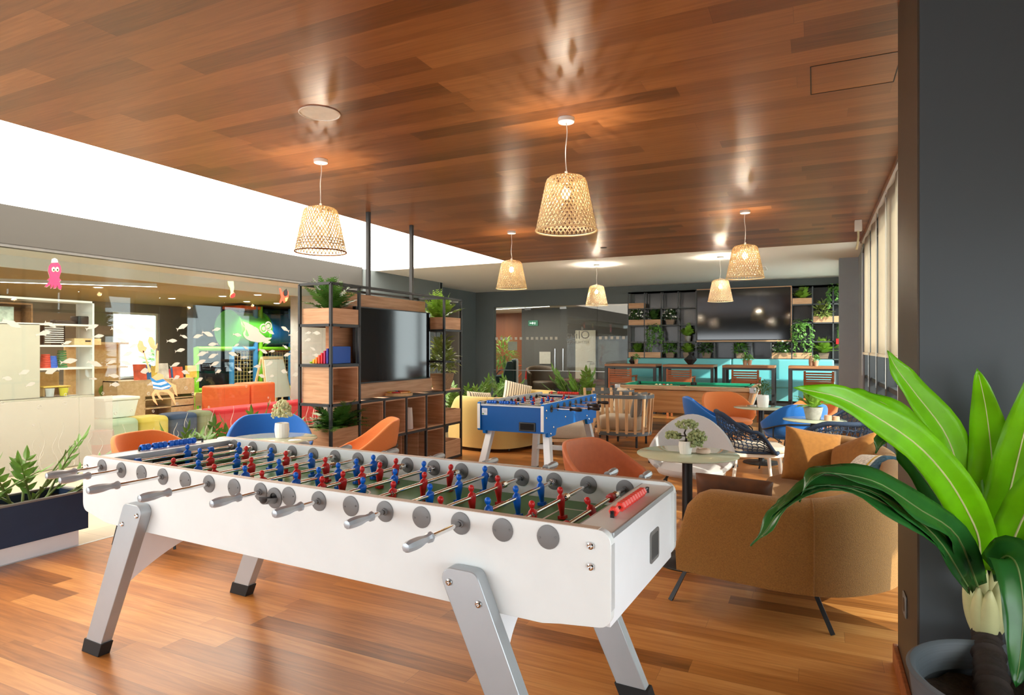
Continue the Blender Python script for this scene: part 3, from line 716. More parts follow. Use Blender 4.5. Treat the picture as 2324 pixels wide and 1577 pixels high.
def blue_table():
    L, WD = 1.56, .70                     # runs along Y
    t = thing('foosball_table', 'blue table football table with black handles standing before the yellow sofa', 'table', (-2.61, 6.17, 0), PI / 2)
    # local x along the table (-x end faces the viewer), local -y = right side in the photo
    def X(u): return u - L / 2
    poly = roundpoly([(X(0), .645), (X(.11), .645), (X(.11), .60), (X(.30), .60), (X(.33), .665), (X(1.23), .665), (X(1.26), .60), (X(1.45), .60), (X(1.45), .645), (X(L), .645), (X(L), .92), (X(0), .92)], [.02, .0, .015, .02, .02, .02, .02, .015, 0, .02, .015, .015])
    for y0, y1 in ((-WD / 2, -WD / 2 + .03), (WD / 2 - .03, WD / 2)):
        p = B().prism(poly, 'y', y0, y1).obj('side_panel', BLUELAM, t, bev=.001)
        ed = LAMW
        B().box(X(.02), X(L - .02), y0 + .001, y1 - .001, .9195, .922).obj('edge_band', ed, p, smooth=0)
        B().box(X(0) - .002, X(0) + .001, y0, y1, .665, .905).obj('edge_band', ed, p, smooth=0)
        B().box(X(L) - .001, X(L) + .002, y0, y1, .665, .905).obj('edge_band', ed, p, smooth=0)
        if y0 > 0: B().box(X(.02), X(L - .02), y0 - .002, y0, .78, .919).obj('inner_liner', LAMW, p, smooth=0)
    for u0, u1 in ((.02, .045), (L - .045, L - .02)):
        B().box(X(u0), X(u1), -WD / 2 + .03, WD / 2 - .03, .645, .885).obj('end_panel', BLUEEND, t, smooth=0)
    for u0, u1 in ((.01, .12), (L - .12, L - .01)):
        B().box(X(u0), X(u1), -WD / 2 + .031, WD / 2 - .031, .885, .90).obj('end_shelf', ALU, t, bev=.002)
    B().box(X(.1), X(L - .1), -WD / 2 + .03, WD / 2 - .03, .765, .785).obj('playfield', GREENF, t, smooth=0)
    x = X(.02)
    B().box(x - .008, x, -.26, -.09, .66, .745).obj('ball_return', BLACKP, t, bev=.01)
    B().box(x - .0095, x - .0075, -.245, -.105, .672, .733).obj('ball_return_shade', mat('recess_shade_black', (5, 5, 6), .9), t, smooth=0)  # solid plate, darkness inside the opening put into its black colour
    pl = B().box(x - .003, x, .25, .31, .795, .86).obj('rating_plate', STEEL, t, smooth=0)
    b = B()
    for k in range(3): b.box(x - .0036, x - .003, .258, .258 + .044 - .006 * k, .846 - .012 * k, .85 - .012 * k)
    b.obj('plate_print', GREYP, pl, smooth=0)
    b = B(); b.box(x - .0036, x - .003, .285, .305, .80, .812); b.obj('plate_flag', GREENF, pl, smooth=0)
    T = {0: ('b', [0], [-.2, .2]), 1: ('b', [-.12, .12], []), 2: ('r', [-.2, 0, .2], []), 3: ('b', [-.22, -.11, 0, .11, .22], []), 4: ('r', [-.22, -.11, 0, .11, .22], []), 5: ('b', [-.2, 0, .2], []), 6: ('r', [-.12, .12], []), 7: ('r', [0], [-.2, .2])}
    near = {2, 4, 6, 7}
    for i in range(8):
        u = .19 + .169 * i; tm, ps, bp = T[i]; off = .04 * math.sin(i * 1.7)
        n = i in (0, 1, 3, 5)
        y0 = -WD / 2 - (.20 if n else 0); y1 = WD / 2 + (0 if n else .16)
        if n and i in (1,): y0 -= .12
        rod(t, X(u), y0, y1, .868, n, not n, tm, [p + off for p in ps], [p + off for p in bp], [], r=.008, hm=HANB, tilt=.2 * math.sin(i * 3.1))
        put('bearing', BEARB if n else CAPB, None, t, loc=(X(u), -WD / 2 - .0005, .868)); put('bearing', BEARB, None, t, loc=(X(u), WD / 2 + .0005, .868), rot=(0, 0, PI))
        put('bearing', BEARB, None, t, loc=(X(u), WD / 2 - .033, .868)); put('bearing', BEARB, None, t, loc=(X(u), -WD / 2 + .033, .868), rot=(0, 0, PI))
    score(t, X(.06), .13, .92, 10, BLUEP, {8: .0, 2: .012, 6: .03}, L=.34)
    score(t, X(L - .06), .02, .92, 11, REDB, {10: .06}, L=.38)
    for u, z in ((.06, .86), (.06, .79), (.56, .755), (1.22, .70), (1.30, .655), (.17, .63), (.24, .685), (1.5, .88), (1.5, .83)):
        put('bolt', BOLT, None, t, loc=(X(u), -WD / 2, z))
    me = text_mesh('MASTER PRO', .05); o = put('lettering', me, LAMW, t); o.rotation_euler = (PI / 2, 0, 0); o.location = (X(1.27), -WD / 2 - .0015, .815); o.scale = (.95, 1, 1)
    B().box(X(1.12), X(1.42), -WD / 2 - .002, -WD / 2, .777, .788).obj('lettering_underline', LAMW, t, smooth=0)
    for sy in (-1, 1):
        for sx in (-1, 1):
            top = V((sx * (L / 2 - .20), sy * (WD / 2 - .05), .65)); bot = V((sx * (L / 2 - .05), sy * (WD / 2 + .05), .0))
            def sq(c, w=.035, d=.035): return [(c.x - w, c.y - d, c.z), (c.x + w, c.y - d, c.z), (c.x + w, c.y + d, c.z), (c.x - w, c.y + d, c.z)]
            b3 = bot + (top - bot) * .06
            g = B().hexa(sq(b3), sq(top)).obj('leg', ALUW, t, bev=.004)
            B().hexa(sq(bot, .037, .037), sq(b3, .037, .037)).obj('foot', RUB, g, bev=.002)
    for sx in (-1, 1):
        xx = sx * (L / 2 - .118)
        B().box(xx - .03, xx + .03, -WD / 2 - .0, WD / 2 + .0, .26, .31).obj('stretcher', ALUW, t, bev=.003)
    return t
BEARB, CAPB = BEAR.copy(), CAPM.copy()
for m_ in (BEARB, CAPB): m_.materials.clear(); m_.materials.append(CHARM)
blue_table()
# ------------------------------------------------------------------ seating
def sm(a, b, x):
    x = min(1, max(0, (x - a) / (b - a))); return x * x * (3 - 2 * x)
def tub_chair(label, cloth, loc, rz, group=None, top=.80, arm=.585, rb=.25, rt=.335, gap=0, a0=28):
    """tub chair, faces local -Y"""
    t = thing('tub_chair', label, 'chair', loc, rz, group)
    A = rad(122)
    def f(u, v):
        ph = -A + 2 * A * u; a = abs(ph)
        zt = top - (top - arm) * sm(rad(a0), rad(112), a) - .03 * sm(rad(105), A, a); zb = .445 + gap
        z = zb + (zt - zb) * v
        k = v ** .8; r = rb + (rt - rb) * k * (1 - .22 * sm(rad(95), A, a))
        r *= 1 + .04 * math.sin(PI * v)
        return V((r * 1.06 * math.sin(ph), r * math.cos(ph) + .03, z))
    B().grid(f, 33, 8).obj('backrest', cloth, t, solid=.032, bev=.01, smooth=70, seg=2)
    B().lathe([(.20, .395), (.262, .41), (.278, .435), (.272, .462), (.22, .478), (.0, .484)], 32, c=(0, -.02, 0)).obj('seat', cloth, t, smooth=60)
    for sx in (-1, 1):
        for sy in (-1, 1):
            B().tube([(sx * .17, sy * .16, .40), (sx * .205, sy * .20 + .0, .36), (sx * .255, sy * .26, .0)], .0095, 8).obj('leg', BLACKM, t)
    pts = []
    for k in range(25):
        ph = rad(-100 + 200 * k / 24); v = .42 if abs(ph) < rad(60) else .42
        p = f((ph + A) / (2 * A), .40); n = V((math.sin(ph), math.cos(ph), 0)); pts.append(p + n * .026)
    B().tube(pts, .0085, 8).obj('back_rail', BLACKM, t)
    for sx in (-1, 1):
        p = pts[4] if sx < 0 else pts[-5]
        B().tube([tuple(p), (p.x * 1.0, p.y, .44), (sx * .2, .13, .37)], .0085, 8).obj('support', BLACKM, t)
    return t
def face_to(x, y, tx, ty):   # rotation so that local -Y looks from (x,y) to (tx,ty)
    return math.atan2(ty - y, tx - x) + PI / 2
def place_tub(label, cloth, x, y, tx, ty, group, **k): return tub_chair(label, cloth, (x, y, 0), face_to(x, y, tx, ty), group, **k)
T1 = (-.775, 4.36); T2 = (-3.85, 3.66); T3 = (-.60, 8.50); T4 = (.0, 6.95)
G1, G2, G3 = 'chairs at the table beside the mustard sofa', 'chairs around the table behind the foosball table', 'chairs around the far round table'
place_tub('orange-brown leather tub chair behind the right end of the white football table', TERF, -1.26, 4.24, T1[0] + .2, T1[1] - .35, G1, top=.785, rt=.305, rb=.23)
place_tub('pale grey shell chair behind the round table with the bonsai', GRF, -.93, 5.38, -.80, 4.3, G1, top=.86, arm=.52, rt=.325, a0=0)
place_tub('blue tub chair behind the table with the tall white flowerpot on the left', BLF, -4.36, 4.12, -3.2, 3.1, G2, top=.83)
place_tub('orange tub chair seen from the side in front of the divider shelf', ORF, -3.56, 4.30, -4.4, 3.6, G2, top=.83)
place_tub('orange tub chair mostly hidden at the left end of the white football table', ORF, -4.46, 3.22, T2[0] + .35, T2[1] - .2, G2, top=.79)
place_tub('blue tub chair to the left of the far round table, seen from behind its side', BLF, -1.15, 8.28, T3[0], T3[1] - .1, G3, top=.82)
place_tub('blue tub chair with its back to the viewer at the far round table', BLF, -.24, 8.0, T3[0] - .1, T3[1] + .2, G3, top=.82)
place_tub('orange tub chair at the far round table, on the pool table side', ORF, -1.04, 9.12, T3[0], T3[1], G3, top=.82)
place_tub('orange tub chair at the far round table, on the window side', ORF, -.10, 9.02, T3[0], T3[1], G3, top=.80)

def round_table(label, x, y, z, R, group='round glass-topped tables'):
    t = thing('round_table', label, 'table', (x, y, 0), 0, group)
    B().lathe([(R - .006, z - .012), (R, z - .009), (R, z - .003), (R - .004, z)], 64).obj('glass_top', TTOP, t, smooth=50)
    B().cyl((0, 0, .012), (0, 0, z - .02), .034, n=28).obj('column', BLACKM, t, smooth=60)
    B().lathe([(.16, z - .020), (.16, z - .0125)], 28).obj('top_plate', BLACKM, t)
    B().lathe([(.215, 0), (.22, .006), (.215, .012), (.05, .018), (.036, .03)], 44).obj('base', BLACKM, t, smooth=50)
    return t
ZT = .735
round_table('round sage glass table with a bonsai beside the mustard sofa', T1[0], T1[1], ZT, .335)
round_table('round pale glass table behind the left end of the white football table', T2[0], T2[1], ZT, .34)
round_table('round glass table between the blue and orange chairs in front of the pool table', T3[0], T3[1], .70, .33)
round_table('small round glass table among the navy rope chairs', T4[0], T4[1], .735, .29)

def rope_chair(label, loc, rz):
    """faces local -Y"""
    t = thing('rope_chair', label, 'chair', loc, rz, 'navy rope armchairs')
    A = rad(118)
    def rim(ph):
        a = abs(ph); z = .80 - .16 * sm(rad(20), rad(85), a) - .21 * sm(rad(88), A, a)
        r = .325 - .02 * sm(rad(80), A, a); return V((r * 1.02 * math.sin(ph), r * math.cos(ph) + .03 - .05 * sm(rad(80), A, a), z))
    def base(ph):
        r = .262; return V((r * math.sin(ph), r * math.cos(ph) + .0 - .06 * sm(rad(80), A, abs(ph)), .435))
    N = 41
    top = [rim(-A + 2 * A * k / (N - 1)) for k in range(N)]; bot = [base(-A + 2 * A * k / (N - 1)) for k in range(N)]
    b = B(); b.tube([bot[0]] + top + [bot[-1]], .019, 10); b.obj('top_rail', ROPE, t, smooth=70)
    B().tube(bot, .013, 8).obj('lower_rail', ROPE, t, smooth=70)
    def P(ph, v): return base(ph).lerp(rim(ph), v) + V((math.sin(ph), math.cos(ph), 0)) * (.012 * math.sin(PI * v))
    b = B(); M = 27
    for k in range(M):
        a0 = -A + 2 * A * (k + .5) / M
        b.tube([P(a0 + (.030 if (j % 2) else -.030) * (0 if j in (0, 7) else 1), j / 7) for j in range(8)], .0052, 5)
    for j in range(1, 7):
        b.tube([P(-A + 2 * A * k / 60, j / 7 + (.012 if k % 2 else -.012)) for k in range(61)], .0052, 5)
    b.obj('rope_weave', ROPE, t)
    B().prism(roundpoly([(-.25, -.27), (.25, -.27), (.25, .25), (-.25, .25)], .12, 6), 'z', .385, .42).obj('seat_frame', WWOOD, t, bev=.006)
    s = B().prism(roundpoly([(-.235, -.29), (.235, -.29), (.235, .215), (-.235, .215)], .1, 6), 'z', .422, .485).obj('seat_cushion', BEIF, t, bev=.025, seg=3)
    for sx in (-1, 1):
        for sy in (-1, 1):
            B().tube([(sx * .205, sy * .20, .40), (sx * .215, sy * .215, .25), (sx * .24, sy * .25, 0)], [.021, .018, .012], 10).obj('leg', WWOOD, t, smooth=70)
    return t
rope_chair('navy rope chair with whitewashed legs seen from the side behind the round table', (-.56, 6.75, 0), face_to(-.56, 6.75, .4, 7.05))
rope_chair('navy rope chair directly behind the mustard sofa', (.17, 6.16, 0), face_to(.17, 6.2, -.02, 7.1)).scale = (1.06, 1.0, 1.03)
rope_chair('navy rope chair by the window, farthest of the rope chairs', (.30, 7.42, 0), face_to(.30, 7.42, -.1, 6.9))

# mustard sofa: a crescent wall around a rounded seat
def crescent(t, path, th, ztop, zbot, cloth, nseg=70):
    """path: outer plan curve (counter-clockwise seen from above with the inside on the left)"""
    pts = bez([(x, y, 0) for x, y in path], nseg); n = len(pts)
    def nrm(i):
        a, b = pts[max(0, i - 1)], pts[min(n - 1, i + 1)]; d = (b - a).normalized(); return V((-d.y, d.x, 0))
    L = [0]
    for a, b in zip(pts, pts[1:]): L.append(L[-1] + (b - a).length)
    prof = [(0, 0), (-.006, .25), (-.012, .5), (-.010, .75), (0, .90), (.03, .975), (.07, 1.0), (th - .05, .995), (th - .015, .96), (th, .88), (th, .5), (th, .2)]
    def f(u, v):
        i = round(u * (n - 1)); j = round(v * (len(prof) - 1)); o, h = prof[j]
        e = min(L[i], L[-1] - L[i]); R = .21; zt = ztop(u)
        if e < R: zt = zt - (zt - zbot) * .62 * (1 - math.sqrt(max(0, 1 - (1 - e / R) ** 2.3)))
        return pts[i] + nrm(i) * o + V((0, 0, zbot + (zt - zbot) * h))
    b = B(); b.grid(f, n, len(prof))
    b.bm.verts.ensure_lookup_table(); m = len(prof)
    b.face([b.bm.verts[j] for j in range(m)][::-1]); b.face([b.bm.verts[(n - 1) * m + j] for j in range(m)])
    o = b.obj('backrest', cloth, t, smooth=70)
    # seam cords
    for u in (.215, .60):
        i = round(u * (n - 1)); s = B(); s.tube([f(u, j / (m - 1)) + nrm(i) * -.002 for j in range(0, 8)], .0035, 5); s.obj('seam', cloth, o)
    return pts, nrm
def sofa(label, cloth, loc, rz, path, seat, ztop, legs, seat_z=(.2, .43), th=.15, zbot=.2):
    t = thing('sofa', label, 'sofa', loc, rz)
    crescent(t, path, th, ztop, zbot, cloth)
    B().prism(roundpoly(seat, .10, 6), 'z', seat_z[0], seat_z[1]).obj('seat', cloth, t, bev=.04, seg=4, smooth=50)
    for a, b_, c in legs:
        B().tube([a, b_, c], .016, 4).obj('leg', BLACKM, t, smooth=0)
    return t
SX = 0; 
path = [(-.70, 3.60), (-.38, 3.535), (-.10, 3.50), (.14, 3.56), (.36, 3.78), (.47, 4.1), (.51, 4.5), (.50, 4.95), (.43, 5.32), (.27, 5.58), (.02, 5.70), (-.22, 5.72)]
seat = [(-.71, 3.74), (-.4, 3.66), (.0, 3.64), (.24, 3.76), (.35, 4.1), (.38, 4.6), (.36, 5.1), (.24, 5.42), (.0, 5.58), (-.24, 5.60), (-.34, 5.4), (-.36, 4.9), (-.38, 4.5), (-.46, 4.15), (-.66, 3.92)]
def mztop(u): return .665 + .10 * sm(.15, .55, u) 
sofa('curved mustard fabric sofa on black blade legs beside the near pier', MUST, (0, 0, 0), 0, path, seat, mztop,
     [((-.745, 3.655, 0), (-.655, 3.72, .195), (-.30, 3.95, .195)), ((.085, 3.565, 0), (-.005, 3.64, .195), (-.25, 3.9, .195)), ((.40, 5.3, 0), (.3, 5.2, .195), (.1, 5.0, .195)), ((-.36, 5.62, 0), (-.28, 5.5, .195), (-.1, 5.3, .195))])
def cushion(label, cloth, loc, rot, w, h, t, group='cushions on the mustard sofa', name='cushion'):
    o = B().pillow(w, h, t).obj(name, cloth, None, smooth=180, sub=1); o.location = loc; o.rotation_euler = rot
    return tag(o, label, 'cushion', group)
cushion('caramel square cushion standing on the sofa seat at the far left', MUSTP, (-.02, 5.28, .625), (rad(-16), rad(9), rad(16)), .43, .43, .15)
cushion('caramel cushion leaning in the far corner of the mustard sofa', MUSTP, (.25, 5.02, .62), (rad(-22), rad(-24), rad(-50)), .44, .42, .15)
cushion('light caramel cushion lying in front of the knitted cushion', MUSTL, (.14, 4.52, .54), (rad(-58), rad(4), rad(-50)), .48, .38, .13)
kn = cushion('knitted white and blue cushion with a yellow edge against the sofa back', mat('white_knit', (222, 214, 200), .95, var=.3, vs=55, bump=1, bs=60), (.28, 4.66, .62), (rad(-42), rad(-8), rad(-68)), .44, .36, .12)
B().pillow(.12, .362, .124).obj('blue_stripe', mat('blue_knit', (60, 92, 108), .95, var=.35, vs=60, bump=1, bs=70), kn, smooth=180, sub=1, loc=(.175, 0, 0))
B().pillow(.035, .363, .123).obj('yellow_stripe', mat('yellow_knit', (212, 170, 66), .95, var=.2, vs=60, bump=1, bs=70), kn, smooth=180, sub=1, loc=(.10, 0, 0))
cushion('narrow dark brown velvet cushion standing behind the near sofa arm', VELV, (-.42, 3.83, .585), (rad(8), rad(1), rad(-6)), .46, .26, .17)

# slatted wooden armchairs
def slat_chair(label, loc, rz):
    """U of ash slats between two metal bands, opening to local -Y"""
    t = thing('slatted_armchair', label, 'armchair', loc, rz, 'slatted wooden armchairs')
    w, d = .36, .36
    U = []
    for k in range(6): U.append(V((-w, -d + .30 * k / 5 * 2 * .7, 0)))
    for k in range(1, 14): a = PI - PI * k / 14; U.append(V((w * math.cos(a), .06 + (w - .02) * math.sin(a), 0)))
    for k in range(6): U.append(V((w, .06 - (d + .06) * k / 5, 0)))
    def band(z, k, name):
        b = B(); pts = [V((p.x * k, p.y * k, 0)) for p in U]; n = len(pts)
        ins = [V((p.x * (k - .03), p.y * (k - .03), 0)) for p in U]
        vs = [[b.bm.verts.new((q.x, q.y, zz)) for q in (pts[i],) for zz in (z, z + .05)] + [b.bm.verts.new((q.x, q.y, zz)) for q in (ins[i],) for zz in (z + .05, z)] for i in range(n)]
        for p, q in zip(vs, vs[1:]):
            for j in range(4): b.face((p[j], p[(j + 1) % 4], q[(j + 1) % 4], q[j]))
        b.face(vs[0]); b.face(vs[-1][::-1]); b.obj(name, SLATE, t, smooth=30)
    band(.71, 1.0, 'top_band'); band(.17, .90, 'bottom_band')
    n = 14
    for k in range(n):
        s = k / (n - 1) * (len(U) - 1); i = min(int(s), len(U) - 2); p = U[i].lerp(U[i + 1], s - i); d_ = (U[i + 1] - U[i]).normalized()
        nn = V((d_.y, -d_.x, 0)); 
        if nn.dot(p) > 0: nn = -nn
        a, c = p * .90, p * .995; wv = d_ * .021
        def sec(q, z): return [tuple(q - wv + V((0, 0, z))), tuple(q + wv + V((0, 0, z))), tuple(q + wv + nn * .028 + V((0, 0, z))), tuple(q - wv + nn * .028 + V((0, 0, z)))]
        B().hexa(sec(a + nn * .002, .165), sec(c + nn * .002, .765)).obj('slat', ASH, t, bev=.003)
    B().prism(roundpoly([(-.29, -.40), (.29, -.40), (.29, .2), (.15, .27), (-.15, .27), (-.29, .2)], .08, 5), 'z', .20, .24).obj('seat_base', ASH, t)
    cu = B()
    def q(u, v):
        a = 2 * PI * u; r = V((.29 * (abs(math.cos(a)) ** .35) * (1 if math.cos(a) > 0 else -1), .33 * (abs(math.sin(a)) ** .4) * (1 if math.sin(a) > 0 else -1) - .08, 0))
        ch = math.cos((v - .5) * PI) ** .35; k = .9 + .1 * ch - .012 * abs(math.sin(a * 7)) * ch
        return V((r.x * k, r.y * k, .245 + .19 * v + .0))
    cu.grid(q, 84, 9, cu=True); bm = cu.bm; bm.verts.ensure_lookup_table(); cu.face([bm.verts[i * 9 + 8] for i in range(84)])
    cu.obj('seat_cushion', BEIF, t, smooth=180)
    b = B().pillow(.50, .40, .16, M=Matrix.Translation((0, .19, .60)) @ Matrix.Rotation(rad(-14), 4, 'X')); b.obj('back_cushion', GREYF if 'right' in label else BEIF, t, smooth=180, sub=1)
    for sx in (-1, 1):
        for sy in (-1, 1): B().box(sx * .25 - .013, sx * .25 + .013, sy * .22 - .0 - .013, sy * .22 + .013, 0, .2).obj('leg', BLACKM, t)
    return t
SLATE = mat('slate_metal_band', (104, 112, 118), .5, metal=.2, var=.04)
slat_chair('slatted wooden armchair with beige cushions, on the right in front of the pool table', (-2.52, 9.22, 0), rad(-92))
slat_chair('slatted wooden armchair half hidden behind the blue football table', (-3.05, 8.2, 0), rad(18))
slat_chair('slatted wooden armchair farthest back, between the pool table and the big plant', (-3.05, 10.1, 0), rad(-60))

# yellow sofa in front of the glass doors
ypath = [(-.78, -.62), (-.9, -.3), (-.93, .0), (-.86, .3), (-.62, .46), (-.2, .52), (.2, .52), (.62, .46), (.86, .3), (.93, 0), (.9, -.3), (.78, -.62)]
ypath = ypath[::-1]
yseat = [(-.78, -.55), (-.8, -.1), (-.75, .22), (-.5, .36), (0, .4), (.5, .36), (.75, .22), (.8, -.1), (.78, -.55), (.5, -.66), (0, -.7), (-.5, -.66)]
sofa('pale yellow curved sofa between the divider shelf and the blue football table', YELF, (-4.12, 8.62, 0), rad(-96), ypath, yseat, lambda u: .76, [((-.6, -.5, 0), (-.6, -.5, .03), (-.6, -.4, .06)), ((.6, -.5, 0), (.6, -.5, .03), (.6, -.4, .06)), ((-.6, .3, 0), (-.6, .3, .03), (-.5, .3, .06)), ((.6, .3, 0), (.6, .3, .03), (.5, .3, .06))], seat_z=(.05, .44), th=.14, zbot=.05)
STRIPE = None
def striped():
    m, nt, p = nodes('striped_cushion_fabric'); tc = nd(nt, 'ShaderNodeTexCoord'); sp = nd(nt, 'ShaderNodeSeparateXYZ'); lk(nt, tc.outputs['Object'], sp.inputs[0])
    mu = nd(nt, 'ShaderNodeMath', operation='MULTIPLY'); lk(nt, sp.outputs[0], mu.inputs[0]); mu.inputs[1].default_value = 26
    fr = nd(nt, 'ShaderNodeMath', operation='FRACT'); lk(nt, mu.outputs[0], fr.inputs[0])
    gt = nd(nt, 'ShaderNodeMath', operation='GREATER_THAN'); lk(nt, fr.outputs[0], gt.inputs[0]); gt.inputs[1].default_value = .72
    mx = nd(nt, 'ShaderNodeMix', data_type='RGBA'); lk(nt, gt.outputs[0], mx.inputs[0]); mx.inputs[6].default_value = lin((232, 222, 200)); mx.inputs[7].default_value = lin((96, 84, 74))
    lk(nt, mx.outputs[2], p.inputs['Base Color']); p.inputs['Roughness'].default_value = .9; return m
STRIPE = striped()
cushion('cream cushion with dark dotted stripes at the near end of the yellow sofa', STRIPE, (-4.33, 7.98, .62), (rad(-18), rad(6), rad(70)), .48, .42, .15, 'striped cushions on the yellow sofa')
cushion('cream striped cushion tilted on the back of the yellow sofa near the glass doors', STRIPE, (-4.32, 9.2, .70), (rad(-20), rad(14), rad(40)), .50, .40, .15, 'striped cushions on the yellow sofa')
# ------------------------------------------------------------------ plants
def fern_mesh(seed, n=26, L=.34, up=.75, leaf=.045, droop=.6, pairs=13):
    r = random.Random(seed); b = B()
    for k in range(n):
        az = 2 * PI * k / n + r.uniform(-.2, .2); el = rad(r.uniform(25, 88)) * up + rad(8); l = L * r.uniform(.65, 1.08)
        d = V((math.cos(az) * math.cos(el), math.sin(az) * math.cos(el), math.sin(el))); side = V((-math.sin(az), math.cos(az), 0))
        pts = []
        for j in range(9):
            t = j / 8; pts.append(d * (l * t) - V((0, 0, droop * l * t * t * (.35 + .65 * math.cos(el)))))
        b.tube(pts, [.003 * (1 - .8 * j / 8) for j in range(9)], 3, cap=False)
        for j in range(1, pairs + 1):
            t = j / (pairs + .5) * 8; i = min(int(t), 7); p = pts[i].lerp(pts[i + 1], t - i); dd = (pts[i + 1] - pts[i]).normalized()
            w = leaf * math.sin(PI * (.12 + .85 * j / (pairs + 1))) ** .8 * r.uniform(.85, 1.15); nn = side.cross(dd)
            for s in (-1, 1):
                q = (side * s + dd * .55 + nn * r.uniform(-.15, .25)).normalized(); o = dd * (w * .17)
                b.face([b.bm.verts.new(x) for x in (p - o, p + q * w * .55 - o * .9, p + q * w, p + q * w * .5 + o * 1.1, p + o)])
    return b.mesh('foliage', 0)
def bush_mesh(seed, n=150, R=(.2, .2, .2), L=.075, W=.035, up=.25):
    r = random.Random(seed); b = B()
    for k in range(n):
        z = r.uniform(-.5, 1); a = r.uniform(0, 2 * PI); q = math.sqrt(max(0, 1 - z * z)); d = V((q * math.cos(a), q * math.sin(a), z)); rr = r.uniform(.45, 1)
        p = V((d.x * R[0] * rr, d.y * R[1] * rr, R[2] * (d.z * rr + .55)))
        dr = (d + V((r.uniform(-.7, .7), r.uniform(-.7, .7), r.uniform(-.5, .5) + up))).normalized()
        b.leaf(p, dr, V((r.uniform(-.4, .4), r.uniform(-.4, .4), 1)), L * r.uniform(.7, 1.2), W * r.uniform(.8, 1.2), .35, 3)
    for k in range(7):
        a = 2 * PI * k / 7; b.tube([(0, 0, 0), (R[0] * .25 * math.cos(a), R[1] * .25 * math.sin(a), R[2] * .5), (R[0] * .6 * math.cos(a), R[1] * .6 * math.sin(a), R[2] * .95)], .003, 4)
    return b.mesh('foliage', 0)
def ivy_mesh(seed, strands=11, L=.45, R=.12, leaf=.05, front=-PI / 2):
    r = random.Random(seed); b = B()
    for k in range(strands):
        a = front + r.uniform(-1.7, 1.7); l = L * r.uniform(.35, 1); pts = []
        for j in range(9):
            t = j / 8; out = R * min(1, t * 2.6) * r.uniform(.9, 1.1)
            pts.append(V((out * math.cos(a), out * math.sin(a) * .9, .09 * math.sin(PI * min(1, t * 1.9)) - max(0, t - .28) * l * 1.35)))
        b.tube(pts, .002, 3, cap=False)
        for j in range(15):
            t = j / 15 * 8; i = min(int(t), 7); p = pts[i].lerp(pts[i + 1], t - i)
            b.leaf(p, V((r.uniform(-1, 1), r.uniform(-1, .2), r.uniform(-.9, .5))), V((0, -.6, 1)), leaf * r.uniform(.7, 1.2), leaf * .75, .2, 2)
    for k in range(45):
        a = r.uniform(0, 2 * PI); q = R * r.uniform(.1, 1)
        b.leaf(V((q * math.cos(a), q * math.sin(a), r.uniform(.02, .16))), V((math.cos(a), math.sin(a), r.uniform(-.3, .8))), V((0, 0, 1)), leaf * 1.1, leaf * .8, .3, 2)
    return b.mesh('foliage', 0)
def flowers_mesh(seed, n=16, R=(.2, .18, .2), s=.024):
    r = random.Random(seed); b = B()
    for k in range(n):
        z = r.uniform(-.2, 1); a = r.uniform(0, 2 * PI); q = math.sqrt(max(0, 1 - z * z)); d = V((q * math.cos(a), q * math.sin(a), z)); p = V((d.x * R[0], d.y * R[1], R[2] * (d.z + .55)))
        for j in range(6):
            u, w = frame_for(d); t = 2 * PI * j / 6; b.leaf(p, (u * math.cos(t) + w * math.sin(t) + d * .5), d, s, s * .8, -.2, 2)
        b.sph(p + d * s * .2, s * .3, 6, 4)
    return b.mesh('flowers', 0)
def zz_stem(b, base, d, L, seed, leaf=.1, bend=.3, n=15):
    r = random.Random(seed); d = d.normalized(); hor = V((d.x, d.y, 0)); side0 = V((-d.y, d.x, 0)); side0 = side0.normalized() if side0.length > .05 else V((1, 0, 0)); pts = []
    for j in range(11): t = j / 10; pts.append(base + d * (L * t) + (hor * bend - V((0, 0, .25 * bend))) * L * t * t)
    return pts, side0, r
def zz_mesh(seed, stems, leaf=.1):
    """stems: list of (base, direction, length, bend)"""
    f = B(); st = B()
    for k, (ba, d, L, bend) in enumerate(stems):
        pts, side, r = zz_stem(f, V(ba), V(d), L, seed + k, leaf, bend)
        st.tube(pts, [.011 - .008 * j / 10 for j in range(11)], 6)
        n = max(6, int(L / .036))
        for j in range(n):
            t = (.28 + .70 * j / (n - 1)) * 10; i = min(int(t), 9); p = pts[i].lerp(pts[i + 1], t - i); dd = (pts[i + 1] - pts[i]).normalized()
            s = 1 if j % 2 else -1; up = side.cross(dd)
            ll = leaf * (1 - .45 * abs(j / n - .45)) * r.uniform(.85, 1.12)
            f.leaf(p, side * s * .85 + dd * .75 + up * r.uniform(-.1, .35), up + side * s * r.uniform(-.5, .2), ll, ll * .40, .12, 4, .1)
        f.leaf(pts[-1], (pts[-1] - pts[-2]).normalized(), side.cross(dd), leaf, leaf * .36, .1, 4)
    return f.mesh('leaves', 0), st.mesh('stems', 60)
def plant(name, label, cat, loc, me, m, group=None, rz=0, sc=1, extra=()):
    t = thing(name, label, cat, loc, rz, group); t.scale = (sc,) * 3 if not isinstance(sc, tuple) else sc
    if not me.materials: me.materials.append(m)
    put('foliage', me, None, t)
    for n_, e, em in extra:
        if not e.materials: e.materials.append(em)
        put(n_, e, None, t)
    return t
def zz_plant(label, loc, stems, seed, leaf=.1, group='leafy plants in the long planters'):
    t = thing('leafy_plant', label, 'plant', loc, 0, group)
    a, s = zz_mesh(seed, stems, leaf); a.materials.append(ZZ); s.materials.append(STEM)
    put('leaves', a, None, t); put('stems', s, None, t)
    return t
